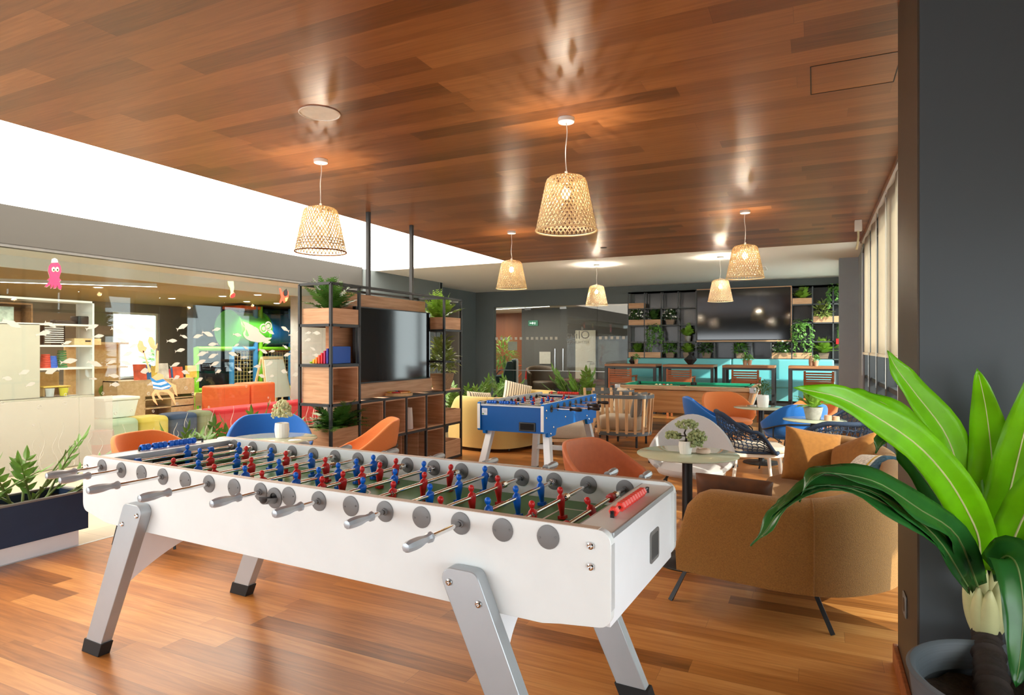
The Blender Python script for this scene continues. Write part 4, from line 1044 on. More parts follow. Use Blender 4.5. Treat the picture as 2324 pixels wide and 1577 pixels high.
# foreground planter, left
def planter(label, x0, x1, y0, y1, h=.39):
    cx, cy = (x0 + x1) / 2, (y0 + y1) / 2; t = thing('planter', label, 'planter', (cx, cy, 0), 0, 'long planter troughs'); a, c = (x1 - x0) / 2, (y1 - y0) / 2
    b = B().box(-a, a, -c, -c + .02, .12, h).box(-a, a, c - .02, c, .12, h).box(-a, -a + .02, -c + .02, c - .02, .12, h).box(a - .02, a, -c + .02, c - .02, .12, h).box(-a + .02, a - .02, -c + .02, c - .02, .12, .15)
    b.obj('trough', ANTH, t, smooth=0)
    b = B(); w = .028
    b.box(-a - .004, a + .004, -c - .004, -c + w, h, h + .012).box(-a - .004, a + .004, c - w, c + .004, h, h + .012).box(-a - .004, -a + w, -c + w, c - w, h, h + .012).box(a - w, a + .004, -c + w, c - w, h, h + .012)
    b.obj('rim', GREYP, t, smooth=0)
    B().box(-a + .02, a - .04, -c + .02, c - .045, 0, .12).obj('plinth', LAMWC, t, smooth=0)
    r = random.Random(5)
    B().grid(lambda u, v: V((-a + .02 + (2 * a - .04) * u, -c + .02 + (2 * c - .04) * v, h - .05 + .018 * math.sin(u * 9 + v * 31) * math.cos(v * 47))), 8, 40).obj('soil', SOIL, t, smooth=60)
    return t
planter('long anthracite trough on a white plinth at the left edge of the photo', -5.20, -4.83, .6, 2.84)
zz_plant('tall glossy plant whose stems reach over the near end of the white foosball table', (-5.0, 2.52, .34), [((0, .05, 0), (.18, .28, .8), .46, .25), ((.02, .02, 0), (.12, -.2, .85), .33, .2), ((0, .1, 0), (.1, .5, .62), .42, .45), ((-.02, -.05, 0), (.1, -.75, .7), .40, .3), ((.05, -.02, 0), (.3, .2, .55), .26, .2), ((.03, .15, 0), (.4, .6, .35), .24, .1), ((0, .12, 0), (.05, .35, .9), .5, .3), ((.03, -.1, 0), (.25, -.35, .8), .42, .3), ((.02, .2, 0), (.2, .75, .5), .34, .3), ((-.05, 0, 0), (-.3, .2, .8), .34, .2)], 3, .115)
zz_plant('glossy plant cut off by the left edge of the photo', (-5.0, 2.08, .34), [((0, .08, 0), (.1, .25, .8), .36, .3), ((0, 0, 0), (.0, -.3, .8), .42, .3), ((.02, .1, 0), (.15, .7, .7), .40, .35), ((-.03, .02, 0), (-.2, .3, .8), .38, .2), ((.04, -.05, 0), (.35, -.1, .7), .34, .2)], 21, .11)
# second planter between the tub chairs and the glass wall
planter('long anthracite trough behind the blue chair on the left, along the glass wall', -5.30, -4.96, 3.55, 5.1)
for i, (y, s, l) in enumerate([(3.85, 31, 'glossy plant in the trough, in front of the navy pouf'), (4.35, 44, 'glossy plant in the trough, in front of the olive pouf'), (4.72, 57, 'tallest glossy plant in the trough, in front of the red bench')]):
    r = random.Random(s); k = (.9, .92, 1.2)[i]
    zz_plant(l, (-5.12, y, .34), [((r.uniform(-.05, .05), r.uniform(-.12, .12), 0), (r.uniform(-.2, .45), r.uniform(-.7, .7), r.uniform(.6, .95)), r.uniform(.34, .46) * k, .28) for _ in range(8)], s, .12)
# planter behind the yellow sofa and the big plant near the pool table
planter('long low trough of plants behind the yellow sofa', -5.55, -5.2, 7.6, 11.4)
for i, y in enumerate((8.1, 8.75, 9.4, 10.1, 10.8)):
    r = random.Random(70 + i)
    zz_plant('glossy plant behind the yellow sofa, ' + ('nearest the divider shelf', 'second from the divider shelf', 'third from the divider shelf', 'second from the glass doors', 'nearest the glass doors')[i], (-5.37, y, .34), [((r.uniform(-.05, .05), r.uniform(-.15, .15), 0), (r.uniform(-.2, .4), r.uniform(-.6, .6), r.uniform(.7, .95)), r.uniform(.42, .6), .25) for _ in range(6)], 70 + i, .13)
planter('short dark trough behind the slatted armchairs', -4.35, -3.55, 10.9, 11.3)
r = random.Random(9)
zz_plant('tall dark plant rising behind the blue foosball table in front of the glass doors', (-3.95, 11.1, .34), [((r.uniform(-.2, .2), r.uniform(-.08, .08), 0), (r.uniform(-.75, .75), r.uniform(-.5, .2), r.uniform(.65, 1)), r.uniform(.5, .85), .2) for _ in range(13)], 9, .16, None)

# ------------------------------------------------------------------ divider shelf with television
XF, XB = -4.26, -4.66
Y0, Y1, Y2, Y3 = 4.786, 5.21, 6.876, 7.30
ds = thing('divider_shelf', 'open black steel and oak divider shelf with a television, planters and cube boxes', 'shelf', (-4.46, 6.04, 0))
OX, OY = -4.46, 6.04
def loc_box(b, x0, x1, y0, y1, z0, z1): b.box(x0 - OX, x1 - OX, y0 - OY, y1 - OY, z0, z1); return b
b = B(); T = .013
def post(x, y, z0=0, z1=2.08): loc_box(b, x - T, x + T, y - T, y + T, z0, z1)
def bary(x, y0, y1, z): loc_box(b, x - T, x + T, y0, y1, z - T, z + T)
def barx(y, z, x0=XB, x1=XF): loc_box(b, x0, x1, y - T, y + T, z - T, z + T)
for y in (Y0, Y1, Y2, Y3):
    for x in (XF, XB): post(x, y)
for x in (XF, XB): bary(x, Y0, Y3, 2.08); bary(x, Y0, Y3, .88); bary(x, Y0, Y3, .015)
for y in (Y0, Y1, Y2, Y3): barx(y, 2.08); barx(y, .88); barx(y, .015)
for (ya, yc) in ((Y0, Y1), (Y2, Y3)):
    for z in (1.67, 1.27):
        for x in (XF, XB): bary(x, ya, yc, z)
        barx(ya, z); barx(yc, z)
for k in range(1, 4): yy = Y1 + (Y2 - Y1) * k / 4; post(XF, yy, 0, .88); post(XB, yy, 0, .88); barx(yy, .88)
for x in (XF, XB): bary(x, Y1, Y2, .455)
bary(XF, Y2, Y3, .455)
for y in (5.80, 6.66): loc_box(b, -4.63, -4.59, y - .02, y + .02, .88, ZC)
b.obj('frame', CHARM, ds, smooth=0)
def open_box(x0, x1, y0, y1, z0, z1, t=.014, back=True):
    """oak cube box open towards +X"""
    b = B(); loc_box(b, x0, x1, y0, y0 + t, z0, z1); loc_box(b, x0, x1, y1 - t, y1, z0, z1); loc_box(b, x0, x1, y0 + t, y1 - t, z0, z0 + t); loc_box(b, x0, x1, y0 + t, y1 - t, z1 - t, z1)
    if back: loc_box(b, x0, x0 + .008, y0 + t, y1 - t, z0 + t, z1 - t)
    return b.obj('cube_box', VENEER, ds, smooth=0)
g = .016
open_box(XB + g, XF + .004, Y0 + g, Y1 - g, .895, 1.255)
for k in range(4):
    ya, yc = Y1 + (Y2 - Y1) * k / 4 + g, Y1 + (Y2 - Y1) * (k + 1) / 4 - g
    open_box(XB + g, XF + .004, ya, yc, .47, .866)
    if k in (2, 3): open_box(XB + g, XF + .004 - (.1 if k == 2 else 0), ya, yc, .03, .44)
    elif k == 1: open_box(XB + g, XF - .05, yc - .1, yc, .03, .44)
def planter_box(x0, x1, y0, y1, z0, z1, t=.014):
    b = B(); loc_box(b, x0, x0 + t, y0, y1, z0, z1); loc_box(b, x1 - t, x1, y0, y1, z0, z1); loc_box(b, x0 + t, x1 - t, y0, y0 + t, z0, z1); loc_box(b, x0 + t, x1 - t, y1 - t, y1, z0, z1); loc_box(b, x0 + t, x1 - t, y0 + t, y1 - t, z0, z0 + t)
    o = b.obj('planter_box', VENEERZ, ds, smooth=0)
    s = B(); loc_box(s, x0 + t, x1 - t, y0 + t, y1 - t, z0 + t, z1 - .05); s.obj('soil', SOIL, o, smooth=0)
planter_box(XB + g, XF + .004, Y0 + g, Y1 - g, 1.685, 1.84)
planter_box(XB + g, XF + .004, Y2 + g, Y3 - g, 1.685, 1.84)
planter_box(XB + g, XF + .004, Y0 + g, Y1 - g, .03, .645)
planter_box(XB + g, XF + .004, Y2 + g, Y3 - g, .47, .64); planter_box(XB + g, XF + .004, Y2 + g, Y3 - g, .03, .24)
b = B(); loc_box(b, XB, XF, Y2 + g, Y3 - g, .893, .91); b.obj('shelf_board', VENEERZ, ds, smooth=0)
b = B(); loc_box(b, XB, XF, Y0 + g, Y1 - g, 1.283, 1.287); b.obj('shelf_board', CHARM, ds, smooth=0)
b = B(); loc_box(b, -4.56, -4.54, Y1 - .22, Y2 - .01, 1.86, 2.04); b.obj('top_panel', VENEER, ds, smooth=0)
b = B(); loc_box(b, -4.45, -4.43, Y1 + .02, Y2 - .02, .893, 1.06); b.obj('lower_panel', VENEER, ds, smooth=0)
b = B(); loc_box(b, -4.60, -4.50, Y1 - .12, Y2 - .02, 1.06, 1.86); b.obj('back_panel', VENIN, ds, smooth=0)
tv = thing('television', 'flat black television mounted in the middle of the divider shelf', 'television', (-4.40, 6.03, 1.06))
B().box(-.03, .015, -.72, .72, 0, .83).obj('housing', BLACKP, tv, bev=.004)
B().box(.0152, .0165, -.708, .708, .014, .818).obj('screen', SCREEN, tv, smooth=0)
B().box(-.098, -.03, -.2, .2, .25, .6).obj('wall_bracket', BLACKM, tv, smooth=0)
FRN = [fern_mesh(s, 50, .47, .92, .075, .34) for s in (1, 2, 3)]
plant('potted_fern', 'deep green fern in the top planter at the near end of the divider shelf', 'plant', (-4.46, 5.0, 1.79), FRN[0], FERND, 'ferns on the divider shelf')
plant('potted_fern', 'bright green fern in the top planter at the far end of the divider shelf', 'plant', (-4.46, 7.09, 1.79), FRN[1], FERNB, 'ferns on the divider shelf')
plant('potted_fern', 'fern spilling out of the lowest planter at the near end of the divider shelf', 'plant', (-4.40, 5.02, .60), fern_mesh(8, 56, .50, .68, .08, .4), FERND, 'ferns on the divider shelf')
t = plant('potted_plant', 'tall cream-edged plant in a tapered wooden pot on the divider shelf', 'plant', (-4.42, 7.08, .91), bush_mesh(4, 230, (.15, .15, .30), .12, .05, .5), VARI); 
t.children[0].location.z = .19
b = B(); 
def sqz(w, z): return [(-w, -w, z), (w, -w, z), (w, w, z), (-w, w, z)]
b.hexa(sqz(.085, 0), sqz(.12, .2)); b.obj('pot', wood('weathered_wood', (120, 92, 66), (160, 130, 98), 0), t, bev=.004)
# toys and vase on the shelf
cols = [(140, 190, 40), (240, 196, 60), (244, 150, 60), (232, 90, 60), (214, 40, 50), (190, 40, 90), (60, 60, 150), (30, 90, 190)]
for k, c in enumerate(cols):
    o = thing('rainbow_board', ('lime green', 'yellow', 'light orange', 'orange red', 'red', 'crimson', 'indigo', 'blue')[k] + ' wooden board in the row of toy boards on the divider shelf', 'toy', (-4.60 + .036 * k, 5.02, 1.288), 0, 'rainbow toy boards')
    B().box(-.011, .011, -.15, .15, 0, .02 + .022 * k).obj('board', mat('toy_paint_%d' % k, c, .5, var=.03), o, bev=.003)
t = thing('toy_tray', 'flat round wooden toy tray with coloured pieces on top of the cube boxes', 'toy', (-4.33, 6.0, .894))
B().lathe([(.155, 0), (.16, .006), (.16, .03), (.15, .036)], 28).obj('tray', PINE, t)
for k in range(8):
    a0 = 2 * PI * k / 8; B().prism([(.04 * math.cos(a0), .04 * math.sin(a0))] + [(.135 * math.cos(a0 + d * .72), .135 * math.sin(a0 + d * .72)) for d in (0, .33, .66, 1)], 'z', .037, .05).obj('piece', mat('toy_piece_%d' % k, [(226, 160, 60), (236, 140, 50), (220, 60, 50), (60, 120, 200), (120, 180, 90), (240, 200, 90), (200, 40, 50), (230, 170, 110)][k], .5), t, bev=.002)
t = thing('vase', 'slim white ribbed vase standing inside a cube box of the divider shelf', 'vase', (-4.33, 6.19, .484))
B().lathe([(.05, 0), (.057, .01), (.054, .12), (.046, .24), (.043, .255), (.036, .255), (.034, .1)], 20, capt=True).obj('body', WHITEC2, t, smooth=60)
# ------------------------------------------------------------------ small things on the round tables
def bonsai(label, x, y, z):
    t = thing('potted_bonsai', label, 'plant', (x, y, z))
    prof = [(.034, 0), (.038, .004), (.046, .05), (.044, .085), (.039, .088), (.037, .07)]
    B().lathe(prof, 14).obj('pot', WHITEC2, t, smooth=20)
    B().tube([(0, 0, .07), (.006, 0, .11), (-.008, .004, .14), (.004, 0, .17), (.0, 0, .2)], [.01, .008, .006, .005, .003], 6).tube([(.002, 0, .11), (.05, -.01, .115)], .004, 5).tube([(0, 0, .12), (-.06, .01, .12)], .004, 5).obj('trunk', BARK, t)
    r = random.Random(3)
    for (cx, cy, cz, rx, rz_) in ((.01, 0, .195, .075, .036), (.075, -.01, .115, .065, .055), (-.085, .01, .115, .055, .032), (.06, .02, .07, .05, .045)):
        b = B()
        for k in range(85):
            u = r.uniform(0, 2 * PI); h = r.uniform(-.5, 1); q = math.sqrt(max(0, 1 - h * h)) * r.uniform(.55, 1)
            b.sph((cx + rx * q * math.cos(u), cy + rx * q * math.sin(u), cz + rz_ * h * r.uniform(.7, 1)), r.uniform(.007, .012), 6, 4)
        b.obj('foliage_pad', SAGE, t, smooth=0)
    return t
bonsai('frosted green bonsai in a white ribbed pot on the round glass table', T1[0] - .005, T1[1] - .04, ZT)
t = thing('dish', 'small round blush ceramic dish beside the bonsai pot', 'dish', (T1[0] + .10, T1[1] + .03, ZT))
B().lathe([(.034, 0), (.046, .006), (.048, .022), (.042, .032), (.03, .034), (.026, .024)], 28).obj('body', mat('blush_ceramic', (212, 184, 164), .5), t, smooth=50)
def succulent(label, x, y, z, s=1.0):
    t = thing('potted_plant', label, 'plant', (x, y, z))
    B().lathe([(.042 * s, 0), (.046 * s, .004), (.054 * s, .06 * s), (.05 * s, .11 * s), (.044 * s, .112 * s), (.042 * s, .09 * s)], 16).obj('pot', WHITEC2, t, smooth=15)
    b = B(); r = random.Random(6)
    for k in range(110):
        u = r.uniform(0, 2 * PI); h = r.uniform(-.15, 1); q = math.sqrt(max(0, 1 - h * h)) * r.uniform(.5, 1)
        b.sph((.075 * s * q * math.cos(u), .075 * s * q * math.sin(u), .17 * s + .11 * s * h), r.uniform(.008, .015) * s, 6, 4)
    b.obj('foliage', mat('pale_sage_florets', (190, 192, 148), .85, var=.25, vs=30), t, smooth=0); return t
succulent('pale green succulent in a tall white flowerpot on the left round table', T2[0] + .04, T2[1] + .06, ZT, 1.05)
t = thing('potted_plant', 'small dark green bush in a white ribbed pot on the far round table', 'plant', (T3[0] + .02, T3[1] - .02, .70))
B().lathe([(.055, 0), (.062, .004), (.072, .09), (.068, .155), (.06, .157), (.058, .13)], 18).obj('pot', WHITEC2, t, smooth=12)
m_ = bush_mesh(14, 190, (.10, .10, .12), .03, .014, .6); m_.materials.append(BUSHD); o = put('foliage', m_, None, t); o.location.z = .15
t = thing('potted_fern', 'feathery bright fern in a grey pot on the small table among the rope chairs', 'plant', (T4[0] - .01, T4[1] - .02, .735))
B().lathe([(.06, 0), (.066, .004), (.088, .11), (.09, .125), (.08, .126), (.076, .1)], 24).obj('pot', CONC, t, smooth=40)
m_ = fern_mesh(19, 20, .34, .78, .05, .5, 18); m_.materials.append(FERNB); o = put('foliage', m_, None, t); o.location.z = .11
for k in range(2):
    t = thing('candle_holder', ('larger', 'smaller')[k] + ' terracotta tea-light holder beside the fern on the small table', 'candle holder', (T4[0] + .12 + .07 * k, T4[1] - .06 + .05 * k, .735))
    B().lathe([(.03, 0), (.034, .003), (.034, .05 - .012 * k), (.024, .055 - .012 * k), (.022, .03)], 20).obj('body', TERRA, t)
# ------------------------------------------------------------------ plant wall, wall television, banquette
def cx5(x, y): return 1400 + x * .2237, 620 + y * .2237
YG = 15.3
def gx(x): return atY(1400 + x * .2237, 720, YG).x
GZ = [1.19, 1.575, 1.985, 2.395, 2.80]
LX = [gx(x) for x in (115, 280, 450, 622, 803)]; MX = [gx(x) for x in (803, 990, 1180, 1370, 1565, 1775)]; RX = [gx(x) for x in (1775, 1985, 2195)] + [.55]
gs = thing('plant_shelf', 'black steel grid shelf full of plants covering the far wall around the big television', 'shelf', (-2, YG, 0))
b = B(); q = .012
def gb(x0, x1, y0, y1, z0, z1): b.box(x0 + 2, x1 + 2, y0 - YG, y1 - YG, z0, z1)
for YY in (YG, 15.55):
    for x in LX + RX: gb(x - q, x + q, YY - q, YY + q, 1.1, 2.80)
    for x in MX[1:-1]: gb(x - q, x + q, YY - q, YY + q, 1.1, 1.575)
    for z in GZ:
        gb(LX[0], LX[-1], YY - q, YY + q, z - q, z + q); gb(RX[0], RX[-1], YY - q, YY + q, z - q, z + q)
    for z in (1.19, 1.575): gb(MX[0], MX[-1], YY - q, YY + q, z - q, z + q)
    gb(LX[0], RX[-1], YY - q, YY + q, 2.80 - q, 2.80 + q)
for z in GZ:
    for x in LX + RX: gb(x - q, x + q, YG, 15.55, z - q, z + q)
b.obj('frame', mat('graphite_metal', (74, 78, 80), .5, var=.03), gs, smooth=0)
b = B(); gb(LX[0] + .1, RX[-1], 15.565, 15.585, 1.1, 2.79); b.obj('back_panel', mat('dark_gloss_panel', (40, 41, 43), .22, var=.05), gs, smooth=0)
for z in GZ[:4]:
    for xs_ in (LX, RX):
        b = B(); gb(xs_[0] + .02, xs_[-1] - .02, YG + .015, 15.54, z + q, z + q + .004); b.obj('shelf_board', BLACKM, gs, smooth=0)
b = B(); gb(MX[0] + .02, MX[-1] - .02, YG + .015, 15.54, 1.19 + q, 1.19 + q + .004); b.obj('shelf_board', BLACKM, gs, smooth=0)
def gbox(x0, x1, z, h=.15):
    global b
    b = B(); gb(x0, x1, YG - .014, YG, z, z + h); gb(x0, x1, YG + .2, YG + .214, z, z + h); gb(x0, x0 + .014, YG, YG + .2, z, z + h); gb(x1 - .014, x1, YG, YG + .2, z, z + h); gb(x0 + .014, x1 - .014, YG, YG + .2, z + h - .05, z + h - .04)
    b.obj('planter_box', VENEERZ, gs, smooth=0)
e = .014
for x0, x1, z in ((LX[0], LX[1], 2.41), (LX[0], LX[1], 2.0), (LX[1], LX[2], 2.0), (LX[0], LX[1], 1.205), (LX[1], LX[2], 1.205), (RX[0], RX[1], 2.41), (RX[1], RX[2], 2.0), (RX[2], RX[3], 2.0), (MX[4], MX[5], 1.205), (RX[0], RX[1], 1.205)):
    gbox(x0 + e, x1 - e, z, .13)
tv = thing('television', 'very large black television on the far wall between the plant shelves', 'television', ((MX[0] + MX[-1]) / 2, 15.3, 1.60))
w = (MX[-1] - MX[0]) / 2 - .02
B().box(-w, w, -.02, .05, .02, 1.2).obj('housing', BLACKP, tv, bev=.004)
B().box(-w + .015, w - .015, -.0215, -.0202, .035, 1.185).obj('screen', SCREEN, tv, smooth=0)
B().box(-w, w, -.03, .04, -.015, .012).box(-w, w, -.03, .04, 1.202, 1.22).box(w + .002, w + .016, -.03, .04, -.015, 1.22).obj('oak_surround', VENEERZ, tv, smooth=0)
B().box(-.3, .3, .05, .24, .4, .8).obj('wall_bracket', BLACKM, tv, smooth=0)
# plants of the wall
GP = 'plants on the far wall shelf'
FM = [fern_mesh(40 + k, 34, .30, .9, .06, .35) for k in range(3)]; BM = [bush_mesh(50 + k, 150, (.17, .14, .17), .085, .038) for k in range(3)]; IM = [ivy_mesh(60 + k, 14, .48, .15, .055) for k in range(3)]; WM = [bush_mesh(80 + k, 150, (.17, .13, .16), .07, .034) for k in range(2)]; FL = [flowers_mesh(85 + k, 24, (.18, .14, .165), .026) for k in range(2)]
for k, m_ in enumerate(FM): m_.materials.append((FERN, FERNB, FERNB)[k])
for k, m_ in enumerate(BM): m_.materials.append((BUSH, BUSHD, VARI)[k])
for m_ in IM: m_.materials.append(IVY)
for m_ in WM: m_.materials.append(BUSHD)
for m_ in FL: m_.materials.append(FLOW)
def shelf_plant(label, x, z, me, sc=1.0, pot=None, flower=None, y=YG + .1, name='potted_plant'):
    t = thing(name, label, 'plant', (x, y, z), RND.uniform(0, 6) if 'rail' not in label else 0, GP)
    h = 0
    if pot:
        h = .12
        if pot is not CONC: b = B().hexa([(-.08, -.07, 0), (.08, -.07, 0), (.08, .07, 0), (-.08, .07, 0)], [(-.105, -.085, .125), (.105, -.085, .125), (.105, .085, .125), (-.105, .085, .125)])
        else: b = B().lathe([(.06, 0), (.085, .13), (.08, .132)], 18)
        b.obj('pot', pot, t); t.rotation_euler.z = 0
    sc *= 1.15
    o = put('foliage', me, None, t); o.location.z = h * .9; o.scale = (sc,) * 3
    if flower: o = put('flowers', flower, None, t); o.location.z = h * .9; o.scale = (sc,) * 3
    return t
def mid(a, i): return (a[i] + a[i + 1]) / 2
OLDW = wood('grey_driftwood', (112, 92, 76), (150, 128, 108), 0)
S1, S2, S3, S4 = 1.205, 1.595, 2.0, 2.41
shelf_plant('white-flowered bush at the left edge of the far wall shelf', mid(LX, 0), S3 + .10, WM[0], 1.0, None, FL[0], YG + .04)
shelf_plant('dark fern beside the left white-flowered bush', mid(LX, 1), S3 + .1, FM[0], 1.15).children[0].data = (lambda d: (d.materials.clear(), d.materials.append(BUSHD), d)[-1])(FM[0].copy())
shelf_plant('white-flowered bush in a grey wooden pot on the far wall shelf', mid(LX, 2), S3, WM[1], .92, OLDW, FL[1])
shelf_plant('bright fern in a pale pot left of the wall television', mid(LX, 3), S2, FM[1], 1.15, CONC)
shelf_plant('trailing ivy hanging down two shelves on the left of the far wall', mid(LX, 1) + .05, S2 + .25, IM[0], 1.05, None, None, YG + .02)
shelf_plant('fern in the lowest planter at the left edge of the far wall shelf', mid(LX, 0), S1 + .1, FM[0], 1.05)
shelf_plant('broad-leaved bush in a wooden pot on the bottom shelf, left of the television', mid(LX, 2), S1, BM[0], .85, OLDW)
shelf_plant('yellowish fern in a wooden pot under the pale-potted fern', mid(LX, 3), S1, FM[2], 1.0, OLDW)
shelf_plant('dark leafy plant on the bottom shelf under the left end of the television', mid(MX, 0) + .02, S1, BM[1], .9, OLDW)
shelf_plant('leafy plant on the bottom shelf under the middle of the television', mid(MX, 2) - .05, S1, BM[0], .85, OLDW)
shelf_plant('white-flowered bush on the bottom shelf under the right end of the television', mid(MX, 4), S1 + .1, WM[0], 1.1, None, FL[1], YG + .04)
shelf_plant('trailing ivy hanging in long strands right of the television', mid(RX, 0), S2 + .27, IM[1], 1.15, None, None, YG + .02)
shelf_plant('bright fern in the topmost planter right of the television', mid(RX, 0), S4 + .1, FM[1], 1.1)
shelf_plant('variegated upright plant in the planter on the right of the far wall', mid(RX, 1), S3 + .1, BM[2], 1.15)
shelf_plant('trailing ivy at the top right corner of the far wall shelf', RX[2] + .05, S4 + .25, IM[2], .9, None, None, YG + .02)
shelf_plant('bright fern in a wooden pot on the bottom shelf at the right edge', mid(RX, 1) + .02, S1, FM[2], 1.3, OLDW)
shelf_plant('ivy half hidden behind the grey pier on the far wall shelf', RX[2] + .22, S2 + .25, IM[0], .8, None, None, YG + .02)
t = thing('alarm_box', 'small red box at the right end of the far wall shelf', 'box', (atY(1903, 780, YG - .1).x, YG - .08, 1.52)); B().box(-.05, .05, -.04, .04, 0, .12).obj('housing', REDP, t, bev=.006)
# banquette in two sections
for k, (x0, x1, l) in enumerate(((-4.13, -1.70, 'left'), (-1.69, .38, 'right'))):
    t = thing('banquette', 'turquoise upholstered banquette below the plant wall, %s section' % l, 'bench', ((x0 + x1) / 2, 14.95, 0), 0, 'turquoise banquette sections'); a = (x1 - x0) / 2
    B().box(-a, a, .13, .30, .70, 1.19).obj('backrest', TEAL, t, bev=.035, seg=4)
    B().box(-a, a, -.32, .14, .58, .76).obj('seat', TEAL, t, bev=.04, seg=4)
    B().box(-a + .01, a - .01, -.28, .28, .30, .585).obj('seat_front', TEAL, t, bev=.01)
    B().box(-a + .02, a - .02, -.22, .26, 0, .30).obj('plinth', CHARM, t, smooth=0)
# high tables and chairs
HT = [((1372, 1488), 'first'), ((1503.6, 1619), 'second'), ((1639, 1758), 'third'), ((1789, 1908), 'fourth')]
YT = 13.75; ZT4 = 1.08; tabx = []
names4 = ['high walnut table at the left end of the turquoise banquette', 'high walnut table second from the left, carrying the black faceted vase', 'high walnut table with the two clay herb pots', 'high walnut table at the right end by the grey pier']
for k, ((p0, p1), n_) in enumerate(HT):
    x0, x1 = atY(p0, 827, YT).x, atY(p1, 827, YT).x; cxx = (x0 + x1) / 2; a = (x1 - x0) / 2; tabx.append(cxx)
    t = thing('high_table', names4[k], 'table', (cxx, YT + .32, 0), 0, 'high tables along the banquette')
    B().box(-a, a, -.32, .32, ZT4 - .05, ZT4).obj('table_top', TABW, t, bev=.003)
    for sx in (-1, 1):
        for sy in (-1, 1): B().box(sx * (a - .03) - .03, sx * (a - .03) + .03, sy * .28 - .03, sy * .28 + .03, 0, ZT4 - .05).obj('leg', CHARM, t, smooth=0)
    for sy in (-1, 1): B().box(-a + .06, a - .06, sy * .28 - .02, sy * .28 + .02, ZT4 - .09, ZT4 - .05).obj('apron', CHARM, t, smooth=0)
def high_chair(label, x, y):
    """slatted teak bar chair, back towards the viewer (local -Y)"""
    t = thing('bar_chair', label, 'chair', (x, y, 0), 0, 'slatted teak bar chairs')
    w, d = .235, .22
    for sx in (-1, 1):
        B().hexa([(sx * w - .02, -d - .02, 0), (sx * w + .02, -d - .02, 0), (sx * w + .02, -d + .02, 0), (sx * w - .02, -d + .02, 0)], [(sx * w - .02, -d - .05, 1.01), (sx * w + .02, -d - .05, 1.01), (sx * w + .02, -d - .02, 1.01), (sx * w - .02, -d - .02, 1.01)]).obj('leg', TEAK, t, bev=.003)
        B().box(sx * w - .02, sx * w + .02, d - .04, d, 0, .83).obj('leg', TEAK, t, bev=.003)
        B().box(sx * w - .025, sx * w + .025, -d, d + .02, .83, .855).obj('armrest', TEAK, t, bev=.005)
    for z in (.99, .945, .90, .855):
        B().box(-w + .02, w - .02, -d - .045 + (1 - z) * .02, -d - .025 + (1 - z) * .02, z - .035, z - .004).obj('slat', TEAK, t, bev=.003)
    B().box(-w + .02, w - .02, -d - .04, -d - .02, .71, .815).obj('back_panel', TEAK, t, bev=.003)
    B().box(-w + .02, w - .02, -d, d - .02, .64, .67).obj('seat', TEAK, t, bev=.004)
    B().box(-w + .03, w - .03, -d + .01, d - .01, .672, .73).obj('seat_cushion', BEIF, t, bev=.02, seg=3)
    b = B(); b.box(-w + .02, w - .02, -d - .01, -d + .01, .28, .31); b.obj('foot_rail', TEAK, t, bev=.003); B().box(-w + .02, w - .02, d - .03, d - .01, .22, .25).obj('foot_rail', TEAK, t, bev=.003)
    return t
for k, (px, y, l) in enumerate(((1414, 13.3, 'slatted teak bar chair at the leftmost high table'), (1546, 13.3, 'slatted teak bar chair at the high table with the black faceted vase'), (1694, 13.3, 'slatted teak bar chair at the high table with two herb pots'), (1858, 13.2, 'slatted teak bar chair at the rightmost high table, seen down to its armrests'))):
    high_chair(l, atY(px, 850, y).x, y)
def vase(label, x, y, z, prof, m, n=8, cat='vase', name='vase', sm_=10):
    t = thing(name, label, cat, (x, y, z)); B().lathe(prof, n).obj('body', m, t, smooth=sm_); return t
hp = lambda px: atY(px, 826, YT + .2).x
vase('black faceted vase beside a herb pot on the leftmost high table', hp(1434), YT + .25, ZT4, [(.04, 0), (.085, .07), (.03, .14), (.045, .17), (.036, .17), (.02, .14)], BLKCER, 6)
vase('large black diamond-shaped vase alone on the second high table', hp(1567), YT + .2, ZT4, [(.05, 0), (.14, .11), (.045, .2), (.03, .22), (.055, .27), (.045, .27)], BLKCER, 6)
vase('pale clay vase without a plant on the rightmost high table', hp(1842), YT + .25, ZT4, [(.045, 0), (.055, .05), (.055, .14), (.035, .19), (.04, .2), (.032, .2)], TERRA, 18, sm_=60)
HB = bush_mesh(90, 70, (.07, .07, .075), .045, .026); HB.materials.append(IVY)
for px, l in ((1444, 'small herb in a clay pot on the leftmost high table'), (1691, 'left of the two herb pots on the third high table'), (1701, 'right of the two herb pots on the third high table'), (1852, 'small herb in a clay pot on the rightmost high table')):
    t = thing('herb_pot', l, 'plant', (hp(px), YT + .2, ZT4), 0, 'small herb pots on the high tables')
    B().lathe([(.035, 0), (.052, .11), (.048, .112)], 16).obj('pot', TERRA, t); o = put('foliage', HB, None, t); o.location.z = .1
